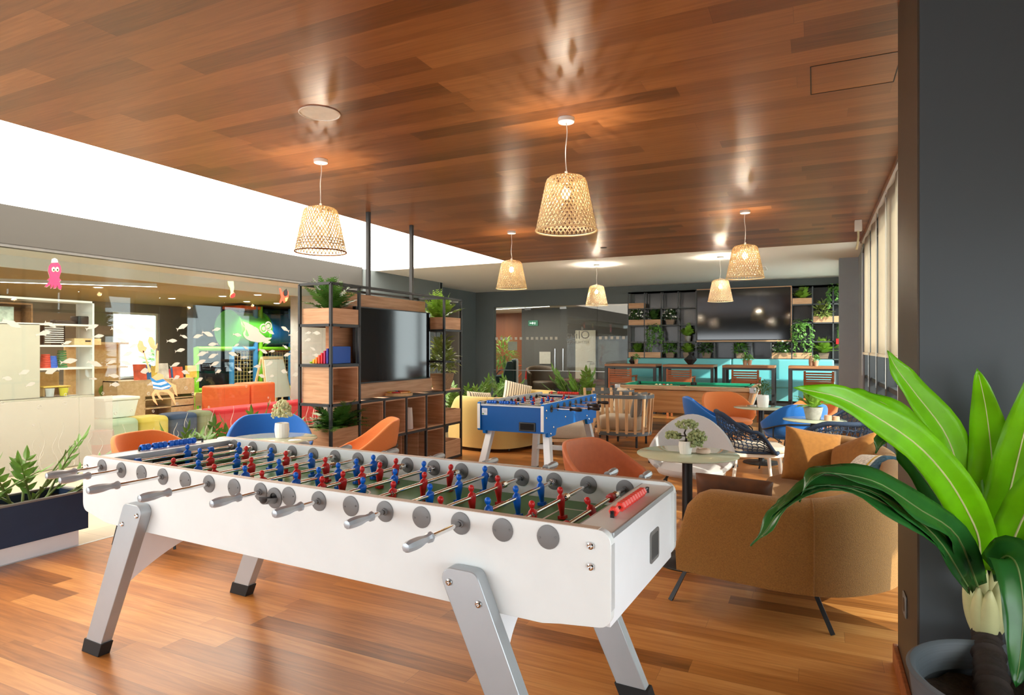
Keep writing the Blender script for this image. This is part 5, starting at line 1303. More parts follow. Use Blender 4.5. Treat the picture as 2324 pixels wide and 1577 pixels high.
# ------------------------------------------------------------------ pool table
def pool():
    x0, x1, y0, y1 = -3.18, -.86, 10.85, 12.13; cx_, cy_ = (x0 + x1) / 2, (y0 + y1) / 2; a, c = (x1 - x0) / 2, (y1 - y0) / 2
    t = thing('pool_table', 'oak pool table with green cloth in front of the high tables', 'pool table', (cx_, cy_, 0))
    def rect(k, z, a=a, c=c): return [(-a + k, -c + k, z), (a - k, -c + k, z), (a - k, c - k, z), (-a + k, c - k, z)]
    B().hexa(rect(.16, .32), rect(.05, .715)).obj('body', POOLW, t, bev=.004)
    rail = wood('rail_wood_edge', (150, 118, 84), (198, 168, 132), 0, .3)
    for (xa, xb, ya, yb) in ((-a, a, -c, -c + .11), (-a, a, c - .11, c), (-a, -a + .11, -c + .11, c - .11), (a - .11, a, -c + .11, c - .11)):
        r_ = B().box(xa, xb, ya, yb, .725, .795).obj('rail', rail, t, bev=.008)
    for (xa, xb, ya, yb) in ((-a + .17, -.06, -c + .09, -c + .14), (.06, a - .17, -c + .09, -c + .14), (-a + .17, -.06, c - .14, c - .09), (.06, a - .17, c - .14, c - .09), (-a + .09, -a + .14, -c + .17, c - .17), (a - .14, a - .09, -c + .17, c - .17)):
        B().box(xa, xb, ya, yb, .755, .803).obj('rail_cushion', FELT, t, bev=.008)
    B().box(-a + .1, a - .1, -c + .1, c - .1, .72, .745).obj('playing_cloth', FELT, t, smooth=0)
    for sx in (-1, 1):
        for sy in (-1, 1):
            B().box(sx * a - .09 if sx > 0 else sx * a - .008, sx * a + .008 if sx > 0 else sx * a + .09, sy * c - .09 if sy > 0 else sy * c - .008, sy * c + .008 if sy > 0 else sy * c + .09, .70, .801).obj('corner_cap', STEEL, t, bev=.012)
            B().cyl((sx * (a - .115), sy * (c - .115), .746), (sx * (a - .115), sy * (c - .115), .806), .055, n=20).obj('pocket', BLACKP, t)
            B().hexa([(sx * (a - .27) - .07, sy * (c - .24) - .07, 0), (sx * (a - .27) + .07, sy * (c - .24) - .07, 0), (sx * (a - .27) + .07, sy * (c - .24) + .07, 0), (sx * (a - .27) - .07, sy * (c - .24) + .07, 0)], [(sx * (a - .24) - .09, sy * (c - .22) - .07, .32), (sx * (a - .24) + .09, sy * (c - .22) - .07, .32), (sx * (a - .24) + .09, sy * (c - .22) + .07, .32), (sx * (a - .24) - .09, sy * (c - .22) + .07, .32)]).obj('leg', CHARM, t, bev=.004)
            k = lambda z: .16 - (.11) * (z - .32) / .395
            B().hexa([(sx * (a - k(.32)) - .012, sy * (c - k(.32)) - .012, .32), (sx * (a - k(.32)) + .012, sy * (c - k(.32)) - .012, .32), (sx * (a - k(.32)) + .012, sy * (c - k(.32)) + .012, .32), (sx * (a - k(.32)) - .012, sy * (c - k(.32)) + .012, .32)], [(sx * (a - .05) - .03, sy * (c - .05) - .03, .715), (sx * (a - .05) + .03, sy * (c - .05) - .03, .715), (sx * (a - .05) + .03, sy * (c - .05) + .03, .715), (sx * (a - .05) - .03, sy * (c - .05) + .03, .715)]).obj('corner_strip', STEEL, t, bev=.004)
        B().cyl((0, sx * (c - .1), .746), (0, sx * (c - .1), .806), .05, n=20).obj('pocket', BLACKP, t)
    # crest and word on the front
    ang = math.atan2(.11, .395)
    px = atY(1550, 910, 10.95); lx = px.x - cx_
    w_ = put('lettering', text_mesh('BONAPARTE', .085), mat('dark_print', (64, 46, 36), .6), t, loc=(lx - .06, -c + .125, .455), rot=(PI / 2 + ang, 0, 0)); w_.scale = (.72, 1.25, 1)
    em = [(0, 0), (.05, .01), (.10, .0), (.12, .03), (.15, .03), (.165, .06), (.15, .09), (.155, .11), (.19, .12), (.2, .16), (.165, .16), (.155, .2), (.12, .22), (.10, .26), (.085, .22), (.06, .2), (.02, .17), (-.02, .18), (.0, .15), (.04, .15), (.06, .11), (.08, .08), (.09, .05), (.05, .03)]
    B().prism([(x * .9, y * .75) for x, y in em], 'z', 0, .002).obj('rider_emblem', w_.data.materials[0], t, loc=(lx + .07, -c + .135, .43), rot=(PI / 2 + ang, 0, 0), smooth=0)
pool()
bp = atZ(1493, 868, .772)
for k, (c, l) in enumerate((((236, 210, 160), 'yellow striped'), ((240, 236, 226), 'white'), ((206, 40, 44), 'red'), ((240, 238, 232), 'cream'), ((226, 160, 110), 'orange striped'))):
    o = B().sph((0, 0, 0), .0286, 16, 12).obj('billiard_ball', mat('ball_%d' % k, c, .12, var=.02), None, smooth=180, loc=(-2.55 + .066 * k, 11.30 + .01 * (k % 2), .7736))
    tag(o, l + ' billiard ball in the short row lying on the pool table cloth', 'ball', 'billiard balls on the pool table')
# ------------------------------------------------------------------ foreground palm-like plant and pot
PC = (.555, 2.36)
pot = thing('plant_pot', 'large slate grey pot in the lower right corner', 'pot', (PC[0], PC[1], 0))
B().lathe([(.20, 0), (.215, .01), (.258, .22), (.282, .415), (.29, .44), (.279, .448), (.266, .44), (.25, .36)], 56, capt=False).obj('body', POTG, pot, smooth=60)
B().grid(lambda u, v: V((.25 * v * math.cos(2 * PI * u), .25 * v * math.sin(2 * PI * u), .345 + .008 * math.sin(13 * u * 6) * v)), 40, 6, cu=True).obj('soil', SOIL, pot, smooth=60)
pl = thing('potted_palm', 'big bright green strap-leaved plant rising from the slate grey pot', 'plant', (0, 0, 0))
tb = V((.495, PC[1] - .005, .34)); tt = atD(2236, 1420, 2.24)
b = B(); pts = [tb.lerp(tt, k / 40) for k in range(41)]
b.tube(pts, [.047 - .006 * k / 40 + (.006 if k % 5 == 0 else 0) + .002 * math.sin(k * 2.1) for k in range(41)], 20); b.obj('trunk', BARK, pl, smooth=60)
def strap(name, pix, widths, m, n=26, twist=None, depth=None, fold=.22, wav=.0):
    """strap leaf along a measured 3-d midrib; widths in metres at base, middle, tip"""
    mids = bez([atD(x, y, d) for x, y, d in pix], n); b = B(); rows = []
    eye = V((0, 0, CAM_H))
    for i, p in enumerate(mids):
        t = i / (n - 1); d = (mids[min(n - 1, i + 1)] - mids[max(0, i - 1)]).normalized()
        w0, w1 = widths; w = w0 * (1 - t) ** 2 + w1 * math.sin(PI * min(1, .08 + .92 * t) ** .85) ** .75
        if t > .97: w *= .25
        tw = twist[0] + (twist[1] - twist[0]) * t if twist else 0
        base = V((0, 0, 1)); s = d.cross(V((-.25, -1, .35))).normalized(); s = Matrix.Rotation(tw, 3, d) @ s; up = s.cross(d).normalized()
        row = []
        for j in range(7):
            k = j / 3 - 1; ww = w / 2
            row.append(b.bm.verts.new(p + s * (k * ww) + up * (abs(k) * fold * ww + wav * .006 * math.sin(t * 26 + (0 if k > 0 else 2)) * abs(k) ** 2)))
        rows.append(row)
    for p, q in zip(rows, rows[1:]):
        for j in range(6): b.face((p[j], p[j + 1], q[j + 1], q[j]))
    o = b.obj('leaf', m, pl, smooth=180, solid=.0012)
    r = B(); r.tube(mids[:-1], [.0045 * (1 - .8 * i / n) for i in range(n - 1)], 5); r.obj('midrib', SHEATH if m is CYC else STEM, o)
    return o
K = 1.1
L_ = [  # pixel polylines with distance from the viewer
 ([(2224, 1290, 2.20), (2222, 1225, 2.15), (2198, 1165, 2.1), (2150, 1085, 2.04), (2084, 1012, 1.98), (1995, 950, 1.92), (1913, 905, 1.87), (1850, 889, 1.84), (1800, 880, 1.82)], (.03, .105), CYC, (.25, .0)),
 ([(2205, 1300, 2.24), (2188, 1200, 2.25), (2178, 1085, 2.24), (2146, 985, 2.22), (2075, 890, 2.18), (2036, 838, 2.16), (2013, 795, 2.14)], (.03, .115), CYC, (.2, .6)),
 ([(2200, 1290, 2.18), (2155, 1110, 2.12), (2100, 1000, 2.06), (2020, 925, 2.0), (1950, 897, 1.95), (1890, 885, 1.92)], (.02, .075), CYC, (.9, .5)),
 ([(2246, 1260, 2.2), (2255, 1150, 2.2), (2252, 1050, 2.18), (2238, 930, 2.15), (2218, 835, 2.12)], (.05, .125), CYC, (.1, -.25)),
 ([(2265, 1270, 2.2), (2285, 1150, 2.15), (2315, 1020, 2.1), (2345, 900, 2.05), (2370, 800, 2.0)], (.04, .12), CYC, (-.1, .3)),
 ([(2275, 1290, 2.15), (2320, 1180, 2.08), (2370, 1090, 2.0), (2430, 1030, 1.95)], (.04, .115), CYC, (-.2, .1)),
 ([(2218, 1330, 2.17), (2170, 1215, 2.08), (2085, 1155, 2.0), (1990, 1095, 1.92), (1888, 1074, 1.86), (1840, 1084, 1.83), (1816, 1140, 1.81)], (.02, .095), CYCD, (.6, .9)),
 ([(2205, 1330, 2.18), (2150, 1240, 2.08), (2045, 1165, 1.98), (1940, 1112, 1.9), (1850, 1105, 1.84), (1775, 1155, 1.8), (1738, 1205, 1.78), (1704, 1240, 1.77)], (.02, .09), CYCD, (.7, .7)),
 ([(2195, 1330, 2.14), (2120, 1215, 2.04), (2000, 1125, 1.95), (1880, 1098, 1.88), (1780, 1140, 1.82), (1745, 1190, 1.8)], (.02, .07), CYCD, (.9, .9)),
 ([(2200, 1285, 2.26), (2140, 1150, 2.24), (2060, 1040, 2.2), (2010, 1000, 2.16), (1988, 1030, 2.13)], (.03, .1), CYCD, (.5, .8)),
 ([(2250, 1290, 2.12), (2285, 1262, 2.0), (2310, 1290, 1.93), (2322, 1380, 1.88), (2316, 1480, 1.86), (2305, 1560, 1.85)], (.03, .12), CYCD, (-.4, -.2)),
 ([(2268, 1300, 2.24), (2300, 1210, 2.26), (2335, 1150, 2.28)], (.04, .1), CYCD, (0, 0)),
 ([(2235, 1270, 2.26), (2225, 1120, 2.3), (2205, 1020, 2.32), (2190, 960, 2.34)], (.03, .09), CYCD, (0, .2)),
]
for pix, w, m_, tw in L_: strap('leaf', pix, w, m_, twist=tw, wav=1)
crown = tt + V((0, 0, -.02))
for px, py, d, w, py0 in ((2190, 1312, 2.2, .030, 1420), (2220, 1335, 2.13, .034, 1425), (2247, 1342, 2.1, .036, 1425), (2272, 1318, 2.14, .034, 1425), (2306, 1325, 2.16, .026, 1425), (2232, 1280, 2.24, .03, 1420), (2262, 1275, 2.22, .03, 1420)):
    e = atD(px, py, d); p0 = tt + (V((e.x - tt.x, e.y - tt.y, 0)) * .25) - V((0, 0, .02))
    B().tube([p0.lerp(e, k / 8) + V((0, 0, -.01 * math.sin(PI * k / 8))) for k in range(9)], [w * (.72 + .9 * (k / 8) - 1.5 * (k / 8) ** 2.2) + .002 for k in range(9)], 12).obj('leaf_sheath', SHEATH, pl, smooth=180)
# outlet on the pier
op = atX(2056, 1372, .345)
t = thing('wall_outlet', 'grey wall outlet low on the side of the near pier', 'outlet', (.345, op.y, op.z))
B().box(-.008, 0, -.045, .045, -.045, .045).obj('plate', mat('grey_switch_plate', (120, 118, 114), .4), t, bev=.006)
B().cyl((-.009, 0, 0), (-.0078, 0, 0), .028, n=20).obj('socket', BLACKP, t)

# ------------------------------------------------------------------ glass wall on the left with its stickers
gy = [-.6, .45, 1.5, 2.55, 3.6, 4.65, 5.705, 6.76, 7.815, 8.87, 9.95]
rs = random.Random(4)
def fish_poly(L, flip=1, deep=.30):
    top = [(-.5, .16), (-.42, .05), (-.34, .03), (-.2, .11), (-.05, .155), (.05, .19), (.12, .165), (.3, .12), (.42, .05), (.5, .0)]
    bot = [(.42, -.05), (.3, -.1), (.15, -.13), (.05, -.17), (0, -.13), (-.2, -.08), (-.34, -.03), (-.42, -.07), (-.5, -.16), (-.45, 0)]
    return [(x * L * flip, y * L * deep / .30) for x, y in top + bot]
FISHM = frosted('frosted_fish_film', (184, 182, 174), .78, .7)
for k in range(len(gy) - 1):
    y0, y1 = gy[k], gy[k + 1]
    w = struct(B().box(XL - .055, XL - .043, y0 + .003, y1 - .003, .01, 2.57).obj('window_%d' % (k + 1), GLASS, smooth=0))
    yy0, yy1 = y0 + .05, y1 - .05
    if k >= 3:
        b = B(); zs = []
        cnt = {3: 5, 4: 10, 5: 17, 6: 17, 7: 17, 8: 17, 9: 8}[k]
        for q in range(cnt):
            for _ in range(30):
                fy, fz = rs.uniform(yy0 + .06, yy1 - .06), rs.uniform(.95, 1.78)
                if all((fy - a) ** 2 + ((fz - c) * 1.5) ** 2 > .028 for a, c in zs): break
            zs.append((fy, fz)); L = rs.uniform(.12, .21) * (1 if fz > 1.2 else .8); a = rs.uniform(-.45, .45); fl = rs.choice((1, 1, 1, -1)); dp = .3 if fz > 1.2 else rs.uniform(.3, .5)
            pp = [(x * math.cos(a) - z * math.sin(a) + fy, x * math.sin(a) + z * math.cos(a) + fz) for x, z in fish_poly(L, fl, dp)]
            b.prism(pp, 'x', XL - .0428, XL - .0422)
        for q in range(5):
            cy, cz, r0 = rs.uniform(yy0, yy1), rs.uniform(.55, .98), rs.uniform(.012, .022)
            b.tube([(XL - .0424, cy + r0 * math.cos(2 * PI * j / 14), cz + r0 * math.sin(2 * PI * j / 14)) for j in range(14)], .003, 4, closed=True)
        b.obj('fish_stickers', FISHM, w, smooth=0)
    b = B()
    for q in range(7):
        sy = rs.uniform(yy0, yy1); h = rs.uniform(.25, .6); ph = rs.uniform(0, 6)
        b.tube([(XL - .0424, sy + .03 * math.sin(ph + j * .9) , .02 + h * j / 9) for j in range(10)], [.008 - .0006 * j for j in range(10)], 4)
    b.obj('seaweed_stickers', frosted('seaweed_film_%d' % k, (214, 212, 200), .35, .7), w, smooth=0)
    if k < 6 and k >= 1:
        B().box(XL - .0421, XL - .0417, y0 + .003, (y1 if k < 5 else 5.06) - .003, .02, .84).obj('frosted_band', FILM2, w, smooth=0)
# painted manta ray and crab on the panes
def pane_obj(k): return bpy.data.objects['window_%d' % k]
def P2(px, py): p = atX(px, py, XL - .042); return (p.y, p.z)
w8 = pane_obj(8)
body = [P2(380 + x * .2029, 640 + y * .2029) for x, y in ((838, 435), (880, 450), (950, 485), (1000, 520), (1040, 570), (1100, 620), (1170, 622), (1150, 640), (1090, 668), (1010, 676), (930, 660), (880, 635), (850, 600), (845, 570), (868, 535), (862, 505), (832, 487), (862, 490), (880, 520), (875, 560), (868, 590), (890, 610), (912, 600), (900, 570), (870, 500))]
B().prism(body, 'x', XL - .0415, XL - .0408).obj('ray_sticker', FISHM, w8, smooth=0)
for x, y, r0 in ((1075, 520, 50), (1128, 490, 45)):
    c = P2(380 + x * .2029, 640 + y * .2029); r_ = r0 * .2029 * 12 / 1430 * .8
    b = B(); b.tube([(XL - .041, c[0] + r_ * math.cos(2 * PI * j / 24), c[1] + r_ * math.sin(2 * PI * j / 24)) for j in range(24)], .012, 6, closed=True).lathe([(.035, 0), (.035, .001)], 16, c=(XL - .041, c[0], c[1]), d=(1, 0, 0)); b.obj('ray_eye', FISHM, w8, smooth=0)
w6 = pane_obj(6)
CR = mat('peach_sticker', (236, 164, 118), .6); CB = mat('blue_sticker', (40, 122, 186), .6); CW = mat('white_sticker', (240, 240, 236), .6)
def Q(x, y): return P2(x * .2663, 540 + y * .2663)
def sticker(pts, m, name, off): B().prism([Q(*p) for p in pts], 'x', XL - .041 + off, XL - .0404 + off).obj(name, m, w6, smooth=0)
sticker([(1290, 1190), (1350, 1150), (1390, 1165), (1400, 1210), (1500, 1255), (1512, 1350), (1490, 1330), (1470, 1270), (1430, 1290), (1480, 1330), (1500, 1430), (1470, 1380), (1430, 1320), (1370, 1310), (1350, 1320), (1390, 1385), (1350, 1360), (1330, 1320), (1310, 1340), (1345, 1428), (1305, 1390), (1290, 1330), (1320, 1290), (1300, 1260)], CR, 'crab_body', 0)
sticker([(1320, 1150), (1335, 960), (1352, 960), (1350, 1140)], CR, 'crab_arm', 0); sticker([(1215, 960), (1225, 960), (1290, 1140), (1270, 1150)], CR, 'crab_arm', 0)
sticker([(1258, 880), (1270, 840), (1300, 845), (1318, 880), (1320, 920), (1345, 895), (1338, 935), (1315, 960), (1280, 930)], CR, 'crab_claw', 0); sticker([(1168, 920), (1185, 870), (1215, 880), (1228, 920), (1255, 935), (1240, 965), (1215, 985), (1180, 965)], CR, 'crab_claw', 0)
sticker([(1275, 1185), (1300, 1195), (1330, 1215), (1390, 1200), (1462, 1260), (1440, 1285), (1370, 1295), (1305, 1285), (1300, 1240)], CB, 'striped_shirt', .001)
sticker([(1292, 1222), (1340, 1238), (1405, 1222), (1425, 1235), (1370, 1255), (1298, 1246)], CW, 'shirt_stripe', .002); sticker([(1302, 1262), (1370, 1275), (1440, 1255), (1452, 1264), (1380, 1290), (1304, 1278)], CW, 'shirt_stripe', .002)
# cut-out sea animals hanging at the top of the glass
def Q2(x, y, X_): p = atX(x * .2663, 540 + y * .2663, X_); return (p.y, p.z)
xo = XL - .028
c = Q2(462, 300, xo); oc = thing('octopus_cutout', 'flat pink octopus cut-out hung at the top of the glass wall', 'decoration', (xo, c[0], c[1]))
def oct_(pts, m, name, t0, t1, par): return B().prism([(Q2(x, y, xo)[0] - c[0], Q2(x, y, xo)[1] - c[1]) for x, y in pts], 'x', t0, t1).obj(name, m, par, smooth=0)
OP = [(435, 215), (490, 210), (512, 240), (518, 285), (505, 320), (500, 345), (517, 360), (500, 372), (522, 410), (515, 440), (498, 430), (480, 400), (475, 425), (455, 430), (452, 398), (440, 420), (430, 428), (428, 395), (395, 418), (380, 412), (412, 380), (420, 365), (402, 358), (425, 338), (418, 310), (410, 285), (415, 240)]
oct_(OP, mat('pink_foam', (200, 42, 92), .6), 'body', 0, .012, oc)
oct_([(x + 4, y + 3) for x, y in OP], CW, 'white_backing', -.012, -.001, oc)
for ex in (450, 482):
    e = oct_([(ex + 16 * math.cos(k * .6), 268 + 21 * math.sin(k * .6)) for k in range(10)][::-1], mat('cream_eye', (240, 226, 170), .6), 'eye', .0122, .015, oc)
    oct_([(ex + 2 + 7 * math.cos(k * .6), 272 + 9 * math.sin(k * .6)) for k in range(10)][::-1], BLACKP, 'pupil', .0152, .017, e)
oct_([(436, 210), (440, 180), (462, 172), (485, 185), (488, 208)], CW, 'sailor_hat', .0, .013, oc)
def Q3(x, y, X_): p = atX(380 + x * .2029, 640 + y * .2029, X_); return (p.y, p.z)
def cutout(name, label, cen, layers):
    c = Q3(*cen, xo); t = thing(name, label, 'decoration', (xo, c[0], c[1]))
    for nm, pts, m, o in layers: B().prism([(Q3(x, y, xo)[0] - c[0], Q3(x, y, xo)[1] - c[1]) for x, y in pts], 'x', o, o + .008).obj(nm, m, t, smooth=0)
cutout('seahorse_cutout', 'small pale green cut-out figure with red feet at the top of the glass wall', (715, 90), [('body', [(670, -10), (735, -10), (742, 60), (735, 110), (748, 125), (735, 160), (705, 180), (695, 160), (705, 120), (700, 70), (680, 40)], mat('pale_green_foam', (196, 206, 150), .6), 0), ('feet', [(735, 120), (752, 135), (745, 165), (730, 170), (722, 180), (700, 175), (700, 150)], REDP, .009)])
cutout('bird_cutout', 'red and black bird cut-out at the top of the glass wall beside the divider shelf', (1300, 150), [('body', [(1248, 70), (1262, 68), (1285, 130), (1300, 100), (1330, 80), (1350, 110), (1352, 170), (1330, 215), (1300, 235), (1285, 205), (1262, 238), (1250, 230), (1268, 170)], mat('coral_foam', (222, 84, 56), .6), 0), ('wing', [(1295, 100), (1325, 75), (1340, 110), (1335, 150), (1310, 160), (1295, 140)], BLACKP, .009), ('bill', [(1310, 180), (1340, 170), (1330, 210), (1312, 218)], mat('apricot_foam', (240, 180, 110), .6), .009)])

# ------------------------------------------------------------------ playroom behind the glass
XK = -14.0; ZK = 2.45
slab('floor_playroom', mat('playroom_floor', (206, 176, 132), .4, var=.05, vs=2), XK, -8.75, -3, 14, -.08, 0)
slab('ceiling_playroom', mat('playroom_ceiling', (172, 150, 108), .8, var=.02), XK, -9.1, -1.2, 14, ZK, ZK + .05)
slab('ceiling_playroom_soffit', WHITEC, -9.15, XL - .2, -1.2, 14, 2.60, 2.65); slab('ceiling_playroom_bulkhead', WHITEC, -9.1, -9.05, -1.2, 14, ZK, 2.60)
wy = [(8.75, 9.85), (10.85, 11.85)]
zz0, zz1 = .75, 2.25
ya = -3
for k, (p, q_) in enumerate(wy + [(14, 14)]):
    slab('wall_playroom_%s' % 'abc'[k], KIDWALL, XK - .15, XK, ya, p, 0, ZK); ya = q_
for k, (p, q_) in enumerate(wy):
    slab('wall_playroom_sill_%s' % 'ab'[k], KIDWALL, XK - .15, XK, p, q_, 0, zz0); slab('wall_playroom_head_%s' % 'ab'[k], KIDWALL, XK - .15, XK, p, q_, zz1, ZK)
    w = struct(B().box(XK - .1, XK - .05, p, p + .05, zz0, zz1).box(XK - .1, XK - .05, q_ - .05, q_, zz0, zz1).box(XK - .1, XK - .05, p + .05, q_ - .05, zz0, zz0 + .05).box(XK - .1, XK - .05, p + .05, q_ - .05, zz1 - .05, zz1).obj('window_%d' % (40 + k), WHITEP, smooth=0)); B().box(XK - .08, XK - .07, p + .05, q_ - .05, zz0 + .05, zz1 - .05).obj('pane', GLASS, w, smooth=0)
slab('wall_playroom_end', mat('pale_grey_wall', (190, 188, 182), .7), -9.3, XL - .2, 9.3, 9.4, 0, 2.45)
slab('wall_playroom_far', KIDWALL, XK, -8.25, 14, 14.15, 0, ZK)
slab('wall_playroom_near', KIDWALL, XK, -8.25, -1.3, -1.2, 0, ZK)
gt = bush_mesh(200, 500, (1.2, 1.2, 1.3), .3, .16)
for k, (y, l) in enumerate(((8.6, 'leafy garden shrub outside the left playroom window'), (12.2, 'leafy garden shrub outside the playroom window with the white frame'))):
    plant('garden_shrub', l, 'shrub', (-16.2, y, -.3), gt, leafmat('garden_green', (120, 160, 90)) if k == 0 else None, 'garden shrubs', sc=1)
slab('ground_garden', mat('garden_ground', (150, 150, 110), .9), -24, XK - .16, 0, 22, -.3, -.2)
def kthing(name, label, cat, x, y, z=0, rz=0, group=None): return thing(name, label, cat, (x, y, z), rz, group)
# ceiling light line
p0, p1 = atZ(0, 637, ZK - .03), atZ(356, 648, ZK - .03)
t = kthing('linear_light', 'long thin white light line on the playroom ceiling', 'lamp', (p0.x + p1.x) / 2, (p0.y + p1.y) / 2, ZK, math.atan2(p1.y - p0.y, p1.x - p0.x)); h = (p1 - p0).length / 2
B().box(-h, h, -.03, .03, -.05, 0).obj('profile', WHITEP, t, smooth=0); B().box(-h, h, -.022, .022, -.053, -.0505).obj('diffuser', LEDL, t, smooth=0)
for k, (px, py) in enumerate(((223, 652), (390, 677), (505, 672), (585, 669), (560, 684), (628, 688))):  # last two are added to brighten the crawl tubes
    p = atZ(px, py, ZK); t = kthing('downlight', ('first round downlight from the left', 'second round downlight from the left', 'downlight left of the seahorse-like cut-out', 'downlight between the two small cut-outs', 'small downlight added to light the left end of the green tube', 'small downlight added to light the blue tube')[k] + ' on the playroom ceiling', 'lamp', p.x, p.y, ZK, 0, 'playroom downlights')
    B().lathe([(.06, -.006), (.06, 0)], 20).obj('diffuser', LEDL, t); B().lathe([(.062, 0), (.08, -.004), (.08, 0)], 20, capb=False, capt=False).obj('trim_ring', WHITEP, t)
    lamp('downlight_lamp', 'SPOT', (p.x, p.y, ZK - .05), 34 if k < 2 else 60 if k < 4 else 75, (1, .93, .84), spot_size=rad(130), spot_blend=.6, shadow_soft_size=.06)
for y in (3.2, 7.2): lamp('linear_light_lamp', 'AREA', (-11.2, y, ZK - .06), 46, (1, .94, .86), shape='RECTANGLE', size=.1, size_y=3)
# white storage wall with open shelves
xs0, xs1 = -8.98, -8.62
def yat(px, x): return atX(px, 800, x).y
yl, ym, yr = 1.2, yat(91, xs1), yat(214, xs1)
t = kthing('storage_wall', 'tall greige storage unit with open shelves behind the glass at the left', 'cabinet', xs0, 0)
zt = [.82, 1.18, 1.47, 1.74, 2.06]
b = B()
def kb(x0, x1, y0, y1, z0, z1): b.box(x0 - xs0, x1 - xs0, y0, y1, z0, z1)
kb(xs0, xs1, yl, yr, 0, .82); kb(xs0, xs1, yl, ym, .82, 1.74); b.obj('closed_front', KIDW, t, bev=.004)
b = B(); kb(xs0, xs1, yr - .025, yr, .82, 2.06); kb(xs0, xs1, yl, yr, 2.035, 2.06)
for z in zt[1:4]: kb(xs0, xs1, ym if z < 1.7 else yl, yr - .025, z - .012, z + .012)
b.obj('shelves', WHITEP, t, smooth=0)
b = B()
for zz in (.83,): kb(xs1 - .004, xs1 + .002, yl, yr, zz - .003, zz + .003)
kb(xs1, xs1 + .002, ym - 1.1, ym - 1.095, .82, 1.74); b.obj('door_gap', GREYP, t, smooth=0)
xm = (xs0 + xs1) / 2
def kobj(name, label, cat, build, m, x, y, z, bev=0, group=None, rz=0):
    t = kthing(name, label, cat, x, y, z, rz, group); b = B(); build(b); b.obj('body', m, t, bev=bev); return t
cone = lambda b: b.lathe([(.062, 0), (.05, .2), (.045, .205)], 20)
for k, (px, c, s, l) in enumerate(((98, (206, 60, 40), 1.0, 'orange-red'), (113, (24, 92, 200), .85, 'blue'), (135, (20, 120, 62), 1.3, 'green'))):
    m_ = mat('cup_%s' % l, c, .4); t = kthing('cup_stack', l + ' stack of plastic cups on the storage unit shelf', 'cups', xm + .05, yat(px, xm), 1.192, 0, 'stacks of plastic cups')
    b = B()
    for j in range(8): z = j * .022 * s; b.lathe([(.06 - .0018 * j, z), (.062 - .0018 * j, z + .012), (.058 - .0018 * j, z + .02)], 18)
    b.obj('cups', m_, t)
t = kthing('letter_tray', 'black multi-tier letter tray full of papers on the storage unit', 'tray', xm, yat(108, xm), 1.484); b = B()
for j in range(9): b.box(-.15, .15, -.12, .12, .02 + .026 * j, .024 + .026 * j)
b.box(-.15, .15, -.125, -.12, 0, .24).box(-.15, .15, .12, .125, 0, .24); b.obj('rack', BLACKP, t, smooth=0)
b = B()
for j in range(9): b.box(-.13, .148, -.11, .11, .025 + .026 * j, .036 + .026 * j)
b.obj('paper', WHITEP, t, smooth=0)
t = kthing('wooden_crate', 'shallow pale wooden crate on the storage unit shelf', 'crate', xm, yat(183, xm), 1.484)
b = B(); b.box(-.16, .16, -.17, -.155, 0, .085).box(-.16, .16, .155, .17, 0, .085).box(-.16, -.145, -.155, .155, 0, .085).box(.145, .16, -.155, .155, 0, .085).box(-.145, .145, -.155, .155, 0, .012); b.obj('crate', PINE, t, smooth=0)
B().box(.1602, .162, -.035, .035, .04, .06).obj('hand_hole', BLACKP, t, bev=.004)
t = kthing('electric_grill', 'long black appliance lying on the top shelf of the storage unit', 'appliance', xm, yat(168, xm), 1.754); B().box(-.1, .1, -.0, .2, 0, .11).obj('housing', BLACKP, t, bev=.015); B().box(-.06, .06, -.26, .0, .0, .05).obj('tray', BLACKP, t, bev=.01)
t = kthing('small_desk', 'toy wooden shelf with a yellow desk top inside the lowest open cell', 'toy', xm - .08, yat(118, xm), .834); B().box(-.06, .2, -.16, .16, .11, .125).obj('top', mat('yellow_top', (236, 196, 96), .5), t, bev=.003); B().box(-.06, .18, -.15, -.138, 0, .11).obj('side', PINE, t, smooth=0); B().box(-.06, .18, .138, .15, 0, .11).obj('side', PINE, t, smooth=0); B().box(-.08, -.06, -.16, .16, 0, .3).obj('back', PINE, t, smooth=0)
for k, (dy, c, l) in enumerate(((-.1, (196, 204, 208), 'pale grey'), (.06, (214, 206, 60), 'lime'))):
    kobj('bucket', l + ' bucket under the toy desk in the storage unit', 'bucket', lambda b: b.lathe([(.04, 0), (.052, .1), (.05, .101)], 16), mat('bucket_%s' % k, c, .4), xm + .14, yat(118, xm) + dy, .834, 0, 'toy buckets')
t = kthing('picture_box', 'wooden box shelf holding a small picture at the far left above the storage unit', 'box', xm, ym - .35, 1.754)
b = B(); b.box(-.12, .12, -.3, .3, .22, .236).box(-.12, .12, .284, .3, 0, .22).box(-.12, -.108, -.3, .284, 0, .22); b.obj('box', wood('brown_box', (120, 84, 50), (150, 108, 70), 1), t, smooth=0); B().box(.02, .03, -.1, .14, .005, .19).obj('picture', mat('faded_print', (176, 190, 178), .6, var=.4, vs=14), t, smooth=0)
